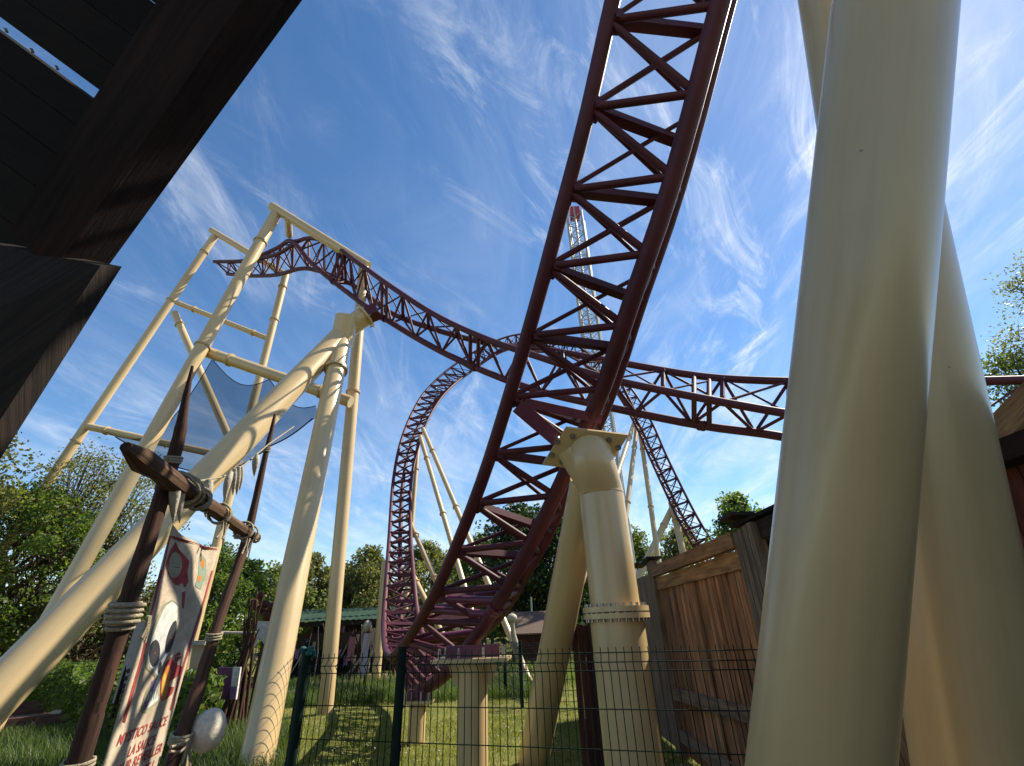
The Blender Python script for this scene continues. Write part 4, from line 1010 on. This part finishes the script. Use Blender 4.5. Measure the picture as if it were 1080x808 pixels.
# ------------------------------------------------------------------ park props at the back left
def sticks_tripod(px, topy, boty, s_, label, n=14, lean=.12):
    a = Q(px, topy, s_); rt = thing('stick_totem', label, 'totem', (a.x, a.y, 0)); h = a.z
    for i in range(n):
        an = random.uniform(0, 6.28); r_ = random.uniform(.05, .38); hh = h * random.uniform(.62, 1.0); q = V(a.x + math.cos(an) * r_ - .15, a.y + math.sin(an) * r_, 0); t = V(a.x - math.cos(an) * r_ * .45 + random.uniform(-.12, .12), a.y - math.sin(an) * r_ * .4, hh)
        mid_ = q.lerp(t, .5) + V(random.uniform(-.06, .06), 0, 0); MB().pipe([q, mid_, t], [.035, .028, .010], 7).build('stick', 'old_wood', rt)
    return rt
tt1 = sticks_tripod(276, 618, 735, 9.3, 'bundle of dark upright branches standing behind the right pole', 15)
a = Q(262, 668, 9.3); MB().pipe([a - V(.55, 0, -.03), a + V(.1, 0, .0), a + V(.75, 0, .08)], [.03, .025, .02], 7).build('crossbranch', 'bone', tt1)
a = Q(272, 655, 9.25); MB().poly([a, a + V(.28, 0, -.02), a + V(.22, 0, -.42), a + V(.10, 0, -.3), a + V(.03, 0, -.45)], V(0, .01, 0)).build('rag', 'ink_white', tt1)
a = Q(285, 640, 10.5); sk = thing('knob_heap', 'dark reddish heap of round bone shapes on top of the branches', 'decoration', (a.x, a.y, a.z - .3))
for i in range(16): hp = MB(); hp.ball(a + V(random.uniform(-.5, .6), random.uniform(-.2, .2), random.uniform(-.25, .25)), random.uniform(.06, .12), None, None, 10, 7); hp.build('knob', 'barn', sk)
MB().pipe([V(a.x, a.y, 0), a], .05, 8).build('stake', 'old_wood', sk)
def board_sign(px0, px1, py0, py1, s_, label, m_, name='sign_board', capm=None, lean=0):
    a, b, c, d = Q(px0, py1, s_), Q(px1, py1, s_), Q(px1 + lean, py0, s_ * 1.03), Q(px0 + lean, py0, s_ * 1.03)
    rt = thing(name, label, 'sign', ((a.x + b.x) / 2, (a.y + b.y) / 2, 0))
    MB().slab([a, b, c, d], V(0.02, .08, 0)).build('panel', m_, rt)
    for e, f_ in ((a, d), (b, c)):
        MB().pipe([V(e.x, e.y + .1, 0), f_ + V(0, .1, 0)], .03, 8).build('stake', 'post_wood', rt)
    return rt, (a, b, c, d)
r1, cs = board_sign(193, 206, 680, 745, 8.0, 'tall beige board with a darker header, behind the right pole', 'beige', lean=10)
mdl = (cs[2] + cs[3]) / 2; MB().bar(cs[3] + V(-.04, -.03, .03), cs[2] + V(.05, -.03, .03), .12, .07).build('header', 'bone', r1)
r2, cs = board_sign(118, 134, 655, 742, 8.0, 'narrow pale lilac board with black marks seen behind the banner', 'pale', lean=26)
for k in range(4):
    c = (cs[0].lerp(cs[3], .12 + .09 * k)).lerp(cs[1].lerp(cs[2], .12 + .09 * k), .5) - V(.0, .02, 0); MB().ball(c, .045, .006, .035, 8, 6).build('mark', 'ink_black', r2)
r3, cs = board_sign(226, 242, 704, 738, 8.3, 'small purple sign with white and violet edge beside the branches', 'purple', lean=4)
MB().slab([cs[1] + V(.002, -.01, 0), cs[1] + V(.12, -.01, .0), cs[2] + V(.14, -.01, 0), cs[2] + V(.002, -.01, 0)], V(0, .05, 0)).build('edge_panel', 'ink_white', r3)
MB().slab([cs[1] + V(.004, -.02, 0), cs[1] + V(.115, -.02, 0), cs[1].lerp(cs[2], .4) + V(.12, -.02, 0), cs[1].lerp(cs[2], .4) + V(.004, -.02, 0)], V(0, .006, 0)).build('stripe', 'ink_purple', r3)
# market stall with green sheet roof
sa = ground_at(300, 716); sb_ = ground_at(402, 712)
st = thing('market_stall', 'dark open stall with green sheet roof cluttered with branches and cloth', 'stall', ((sa.x + sb_.x) / 2, sa.y, 0))
W_ = (sb_ - sa).length + .8; zr = on_plane(340, 657, sa, V(0, 1, 0)).z; sx0, sy0 = sa.x - .2, min(sa.y, sb_.y)
roof = MB(); rw = []
for i in range(2):
    rw.append([V(sx0 - .6 + j * .12, sy0 - .7 + i * 3.4, zr + .05 + i * .55 + (.025 if j % 2 else 0)) for j in range(int((W_ + 1.2) / .12))])
roof.grid(rw, [[(p.x, p.y) for p in r] for r in rw], False); roof.build('roof', 'green_roof', st)
MB().bar(V(sx0 - .5, sy0 - .6, zr - .05), V(sx0 + W_ + .5, sy0 - .6, zr - .05), .08, .16).build('fascia', 'post_wood', st)
for k in range(5):
    x = sx0 + W_ * k / 4; MB().bar(V(x, sy0 - .5, 0), V(x + random.uniform(-.1, .1), sy0 - .5, zr), .10, .10).build('post', 'old_wood', st)
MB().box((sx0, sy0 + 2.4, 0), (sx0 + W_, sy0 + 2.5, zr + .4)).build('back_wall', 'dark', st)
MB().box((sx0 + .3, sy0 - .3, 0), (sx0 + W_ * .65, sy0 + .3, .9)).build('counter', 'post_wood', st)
MB().box((sx0 + .2, sy0 + .6, zr - 1.0), (sx0 + W_ - .3, sy0 + .65, zr - .35)).build('sign_panel', 'shingle', st)
for k in range(38):
    x = sx0 + random.uniform(-.9, W_); z1_ = random.uniform(1.2, zr); q = V(x, sy0 - .75, 0); t = V(x + random.uniform(-1, 1), sy0 - .75 + random.uniform(-.1, .2), z1_)
    MB().pipe([q, q.lerp(t, .5) + V(.08, 0, 0), t], [.03, .025, .012], 6).build('branch', random.choice(['old_wood', 'bone', 'post_wood']), st)
for k in range(32):
    c = V(sx0 + random.uniform(-.8, W_), sy0 - random.uniform(.4, .8), random.uniform(.6, 1.9))
    MB().poly([c, c + V(.18, 0, .02), c + V(.16, 0, -.35), c + V(.08, 0, -.28), c + V(.02, 0, -.4)], V(0, .01, 0)).build('rag', random.choice(['canvas', 'pink', 'dark', 'canvas', 'ink_purple']), st)
def flagpole(px, y0_, y1_, s_, label, m_, wpx):
    a = Q(px, y0_, s_); b = on_plane(px - 3, y1_, a, V(0, 1, 0)); wm = wpx * s_ / FPX; rt = thing('hanging_banner', label, 'banner', (a.x, a.y, 0))
    MB().pipe([V(a.x + .05, a.y + .06, 0), V(a.x + .05, a.y + .06, a.z + .25)], .035, 8).build('pole', 'old_wood', rt)
    rows = [[V(a.x - wm / 2 + wm * j / 4, a.y + .03 * math.sin(j * 1.7 + i), a.z + (b.z - a.z) * i / 8) for j in range(5)] for i in range(9)]
    MB().grid(rows, [[(p.x, p.z) for p in r] for r in rows]).build('cloth', m_, rt)
    return rt, a
flagpole(372, 672, 697, 15.2, 'small faded red cloth hanging at the front of the stall', 'pink', 7)
fr, a = flagpole(387, 668, 712, 13.8, 'long pale pink cloth strip under a white skull-like knob by the stall', 'pale', 7)
MB().ball(a + V(0, 0, .2), .13, .12, .15, 12, 8).build('knob', 'bone', fr)
# brown hut
hb = ground_at(560, 706); hz = on_plane(560, 668, V(hb.x, hb.y + 6, 0), V(0, 1, 0)).z
hx, hy = Q(562, 680, 21).x, Q(562, 680, 21).y
hut = thing('wooden_hut', 'small dark red wooden hut with brown shingle roof behind the lawn fence', 'hut', (hx, hy, 0))
e_z = Q(562, 668, 21).z; r_z = Q(562, 646, 22.5).z; hw_ = .95
MB().box((hx - hw_, hy, 0), (hx + hw_ + .3, hy + 2.4, e_z)).build('wall', 'barn', hut)
MB().slab([V(hx - hw_ - .2, hy - .35, e_z - .05), V(hx + hw_ + .5, hy - .35, e_z - .05), V(hx + hw_ + .3, hy + 1.2, r_z), V(hx - hw_, hy + 1.2, r_z)], V(0, 0, .06)).build('roof', 'shingle', hut)
MB().slab([V(hx - hw_ - .2, hy + 2.75, e_z - .05), V(hx + hw_ + .5, hy + 2.75, e_z - .05), V(hx + hw_ + .3, hy + 1.202, r_z), V(hx - hw_, hy + 1.202, r_z)], V(0, 0, .06)).build('roof', 'shingle', hut)
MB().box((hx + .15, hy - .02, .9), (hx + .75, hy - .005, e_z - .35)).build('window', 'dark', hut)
MB().pipe([V(hx + .05, hy + 1.2, r_z - .1), V(hx + .05, hy + 1.2, r_z + .7)], .05, 8).build('vent_pipe', 'steel', hut)
# white bone-like pole
bs = thing('bone_prop', 'leaning white bone-like pole with a knobbed top near the hut', 'prop', ground_at(552, 712))
pts = [Q(553, 706, 12.4), Q(546, 686, 12.8), Q(541, 668, 13), Q(540, 652, 13)]
MB().pipe(pts, [.05, .09, .07, .05], 12).build('shaft', 'bone', bs)
MB().ball(pts[-1], .15, .13, .12, 12, 8).build('knob', 'bone', bs)

# ------------------------------------------------------------------ timber canopy overhead at left
can = thing('timber_canopy', 'dark overhanging plank roof with heavy beams at the upper left, close overhead', 'canopy', (-2.2, 1.2, 1.6))
pa, pb, pc = Q(0, 0, 1.75), Q(200, 0, 1.62), Q(0, 240, 1.95)
rn = (pb - pa).cross(pc - pa).normalized()
if rn.z < 0: rn = -rn
def rp(px, py): return on_plane(px, py, pa, rn)
def sl_pt(c, right):
    if right: x = (262 - .79 * (27 + c)) / 1.58; return rp(x, 27 + c + .734 * x)
    x = -260; return rp(x, 27 + c + .734 * x)
cs_ = [-420, -330, -262, -200, -143, -92, -46, -8.5, 6.0, 46, 92, 142, 200, 262, 330]
for i in range(len(cs_) - 1):
    if cs_[i] == -8.5: continue
    a_, b_ = cs_[i] + .6, cs_[i + 1] - .6
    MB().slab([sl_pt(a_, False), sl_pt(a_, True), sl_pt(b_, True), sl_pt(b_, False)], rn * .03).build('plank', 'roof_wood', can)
for (px, py) in ((12, 33), (39, 54), (65, 72)):
    c = rp(px, py); MB().bar(c - rn * .02, rp(px + 2, py + 4) - rn * .02, .006, .01).build('nail', 'steel', can)
n0, n1 = Q(274, -25, 1.38), Q(70, 292 - 60, 1.66)
A_, B_ = Q(314, -100, 1.32), Q(60, 268, 1.62)
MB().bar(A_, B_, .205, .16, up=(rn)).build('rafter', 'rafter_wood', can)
# lower beam with sawn end
e1_, e2_, e3_, e4_ = Q(112, 266, 1.55), Q(-30, 494, 1.30), Q(-190, 420, 1.36), Q(-60, 240, 1.6)
MB().slab([Q(106, 280, 1.5), Q(-66, 545, 1.25), Q(-260, 430, 1.35), Q(-60, 246, 1.62)], rn * .07).build('wall_plate', 'post_wood', can)

# unseen roof added over and behind the viewer, blocks sky light on the pillars
for k in range(12):
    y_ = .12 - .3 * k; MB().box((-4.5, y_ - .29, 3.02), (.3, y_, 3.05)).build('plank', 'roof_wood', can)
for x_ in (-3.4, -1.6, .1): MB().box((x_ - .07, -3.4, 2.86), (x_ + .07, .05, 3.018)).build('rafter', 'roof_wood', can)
# ------------------------------------------------------------------ trees and shrubs
def make_tree(label, base, H, rad, leafm, n_leaf, leaf, trunk_r, crown_lo=.25, spread=1.0, clumps=40, clump_r=.16, seed=0, name='tree', group=None, gap=.0, cone=0.0):
    global rng
    rs_ = np.random.default_rng(seed); rd = random.Random(seed); rt = thing(name, label, 'tree', base, group); bx, by = base.x, base.y
    mb = MB(); lean = V(rd.uniform(-.04, .04) * H, rd.uniform(-.04, .04) * H, 0)
    tp = [V(bx, by, 0) + lean * (i / 8) ** 1.5 + V(0, 0, H * .92 * i / 8) for i in range(9)]; mb.pipe(tp, [trunk_r * (1 - .88 * i / 8) for i in range(9)], 10)
    cents = []
    for i in range(clumps):
        f = (i + rd.random()) / clumps; zf = crown_lo + (1 - crown_lo) * (f ** .85); prof = math.sin(min(1, (zf - crown_lo) / (1 - crown_lo) * .9 + .12) * math.pi) ** .6
        if cone: prof = prof * (1 - cone * (zf - crown_lo) / (1 - crown_lo))
        an = i * 2.4 + rd.uniform(-.4, .4); rr = rad * prof * rd.uniform(.35, 1.0); zc_ = H * zf
        st_ = tp[min(8, max(1, int(8 * (zf - .12))))]
        c = V(st_.x + math.cos(an) * rr, st_.y + math.sin(an) * rr, zc_); cents.append((c, rd.uniform(.6, 1.25) * clump_r * H * .5, rd.random()))
        mb.pipe([st_, st_.lerp(c, .55) + V(0, 0, -.02 * H), c], [trunk_r * .28, trunk_r * .16, trunk_r * .05], 5)
        for _ in range(3):
            q = st_.lerp(c, rd.uniform(.5, .95)); rr_ = clump_r * H * .6; mb.pipe([q, q + V(rd.uniform(-1, 1), rd.uniform(-1, 1), rd.uniform(.1, 1.2)) * rr_], [trunk_r * .08, trunk_r * .02], 4, False)
    mb.build('trunk', 'bark', rt)
    Cs = []; T = []
    per = n_leaf // clumps
    for c, r_, tn in cents:
        k = int(per * rs_.uniform(.5, 1.5)); p = rs_.normal(size=(k, 3)); p /= np.linalg.norm(p, axis=1)[:, None]; p *= (rs_.uniform(.15, 1, k) ** .5)[:, None] * r_ * np.array([1.15, 1.15, .8])
        sub = rs_.normal(size=(6, 3)) * r_ * .5; p += sub[rs_.integers(0, 6, k)] * .9
        Cs.append(p + np.array(tuple(c))); T.append(np.clip(.05 + .75 * tn + rs_.uniform(-.22, .3, k), 0, 1))
    leaf_mesh('crown', np.concatenate(Cs), leaf, np.concatenate(T), leafm, rt)
    return rt
def tree_at(px, topy, s_, **k):
    t = Q(px, topy, s_); return make_tree(base=V(t.x, t.y, 0), H=t.z, **k)
tree_at(45, 520, 15.5, label='fresh green broadleaf tree behind the left tower legs', rad=3.2, leafm='leaf_a', n_leaf=24000, leaf=.08, trunk_r=.16, crown_lo=.28, clumps=80, clump_r=.14, seed=1)
tree_at(-40, 430, 14.0, label='dark tree cut off by the left edge, above the others', rad=2.3, leafm='leaf_b', n_leaf=15000, leaf=.09, trunk_r=.18, crown_lo=.3, clumps=46, clump_r=.14, seed=2)
tree_at(100, 478, 17.0, label='thin olive tree with open twigs between the two left tower legs', rad=2.5, leafm='leaf_b', n_leaf=9500, leaf=.06, trunk_r=.14, crown_lo=.15, clumps=90, clump_r=.12, seed=3)
tree_at(150, 488, 18.0, label='sparse olive tree behind the pointed log end', rad=2.4, leafm='leaf_b', n_leaf=10000, leaf=.062, trunk_r=.14, crown_lo=.12, clumps=90, clump_r=.12, seed=4)
tree_at(225, 585, 19, label='bushy mid green tree between the two wooden poles', rad=2.4, leafm='leaf_a', n_leaf=18000, leaf=.08, trunk_r=.12, crown_lo=.1, clumps=46, clump_r=.2, seed=5)
tree_at(126, 612, 17, label='copper-leaved shrub in the shade behind the banner', rad=1.2, leafm='leaf_d', n_leaf=9000, leaf=.06, trunk_r=.08, crown_lo=.05, clumps=34, clump_r=.3, seed=6)
tree_at(20, 640, 18, label='dense dark green shrub at the left edge above the low hedge', rad=2.4, leafm='leaf_c', n_leaf=15000, leaf=.08, trunk_r=.08, crown_lo=.05, clumps=34, clump_r=.34, seed=26)
bg_trees = [
 (250, 592, 30, 3.0, 'leaf_a', 'rounded tree right of the slim wooden pole'),
 (300, 600, 40, 4.0, 'leaf_e', 'pale yellow-green tree beside the leaning upright leg'),
 (330, 588, 46, 3.2, 'leaf_b', 'thin tall tree just left of the straight tower leg'),
 (368, 602, 48, 4.2, 'leaf_e', 'yellowish bushy tree behind the green-roofed stall'),
 (392, 582, 46, 3.0, 'leaf_b', 'slender poplar left of the ladder track'),
 (450, 574, 44, 3.6, 'leaf_b', 'slender poplar right of the ladder track'),
 (478, 586, 46, 3.4, 'leaf_b', 'low grey-green tree behind the loop legs'),
 (510, 570, 40, 3.6, 'leaf_e', 'light green tree left of the big dark tree'),
 (548, 540, 33, 3.3, 'leaf_c', 'tall dark green poplar seen left of the near rails'),
 (586, 544, 32, 3.6, 'leaf_c', 'large dark green tree beside the leaning leg of the middle support'),
 (625, 590, 36, 3.4, 'leaf_c', 'dark tree mostly hidden behind the middle support'),
 (668, 566, 50, 3.0, 'leaf_e', 'small pale tree just right of the middle support'),
 (712, 562, 45, 3.0, 'leaf_b', 'thin tree behind the right loop legs'),
]
for i, (px, ty, s_, r_, lm, lb) in enumerate(bg_trees):
    tree_at(px, ty, s_, label=lb, rad=r_, leafm=lm, n_leaf=9500, leaf=.19, trunk_r=.22, crown_lo=.12, clumps=44, clump_r=.17 if lm != 'leaf_c' else .2, seed=40 + i, group='trees beyond the lawn')
tree_at(772, 528, 24, label='bright green treetop showing over the wooden wall', rad=1.5, leafm='leaf_a', n_leaf=12000, leaf=.12, trunk_r=.15, crown_lo=.35, clumps=36, clump_r=.15, seed=70)
tree_at(1068, 372, 13, label='fresh green tree at the right edge above the crossing track', rad=1.3, leafm='leaf_e', n_leaf=9000, leaf=.06, trunk_r=.12, crown_lo=.35, clumps=60, clump_r=.11, seed=71)
tree_at(1108, 270, 15, label='sparse taller tree overhanging the right edge', rad=2.3, leafm='leaf_b', n_leaf=13000, leaf=.058, trunk_r=.16, crown_lo=.45, clumps=80, clump_r=.08, seed=72)
# clipped hedge behind the path at left
hd_ = thing('hedge', 'low clipped green hedge behind the timber edging on the left', 'hedge', (-10, 13.6, 0))
nH = 26000; hx_ = rng.uniform(-20, -4.6, nH); hy_ = edge_y(hx_) + 4.0 + rng.uniform(-.45, .45, nH); hz_ = rng.uniform(0.02, 1, nH) ** .6 * (1.0 + .12 * np.sin(hx_ * 2.1))
leaf_mesh('foliage', np.stack([hx_, hy_, hz_], 1), .075, rng.uniform(0, .8, nH), 'leaf_a', hd_)
# far wood line closing the horizon
fw_n = 60000; an = rng.uniform(-1.25, 1.25, fw_n); rr = rng.uniform(75, 100, fw_n); top_ = 5.0 + 2.2 * np.sin(an * 17) + 1.5 * np.sin(an * 41 + 1) + 1.0 * np.sin(an * 90)
P = np.stack([np.sin(an) * rr, np.cos(an) * rr, top_ * rng.uniform(0, 1, fw_n) ** .7], 1)
fo = leaf_mesh('far_wood', P, .9, np.clip(rng.uniform(.1, .8, fw_n), 0, 1), 'leaf_b', None, elong=1.2)
tag(fo, 'far band of green woodland along the horizon', 'woodland', kind='stuff')
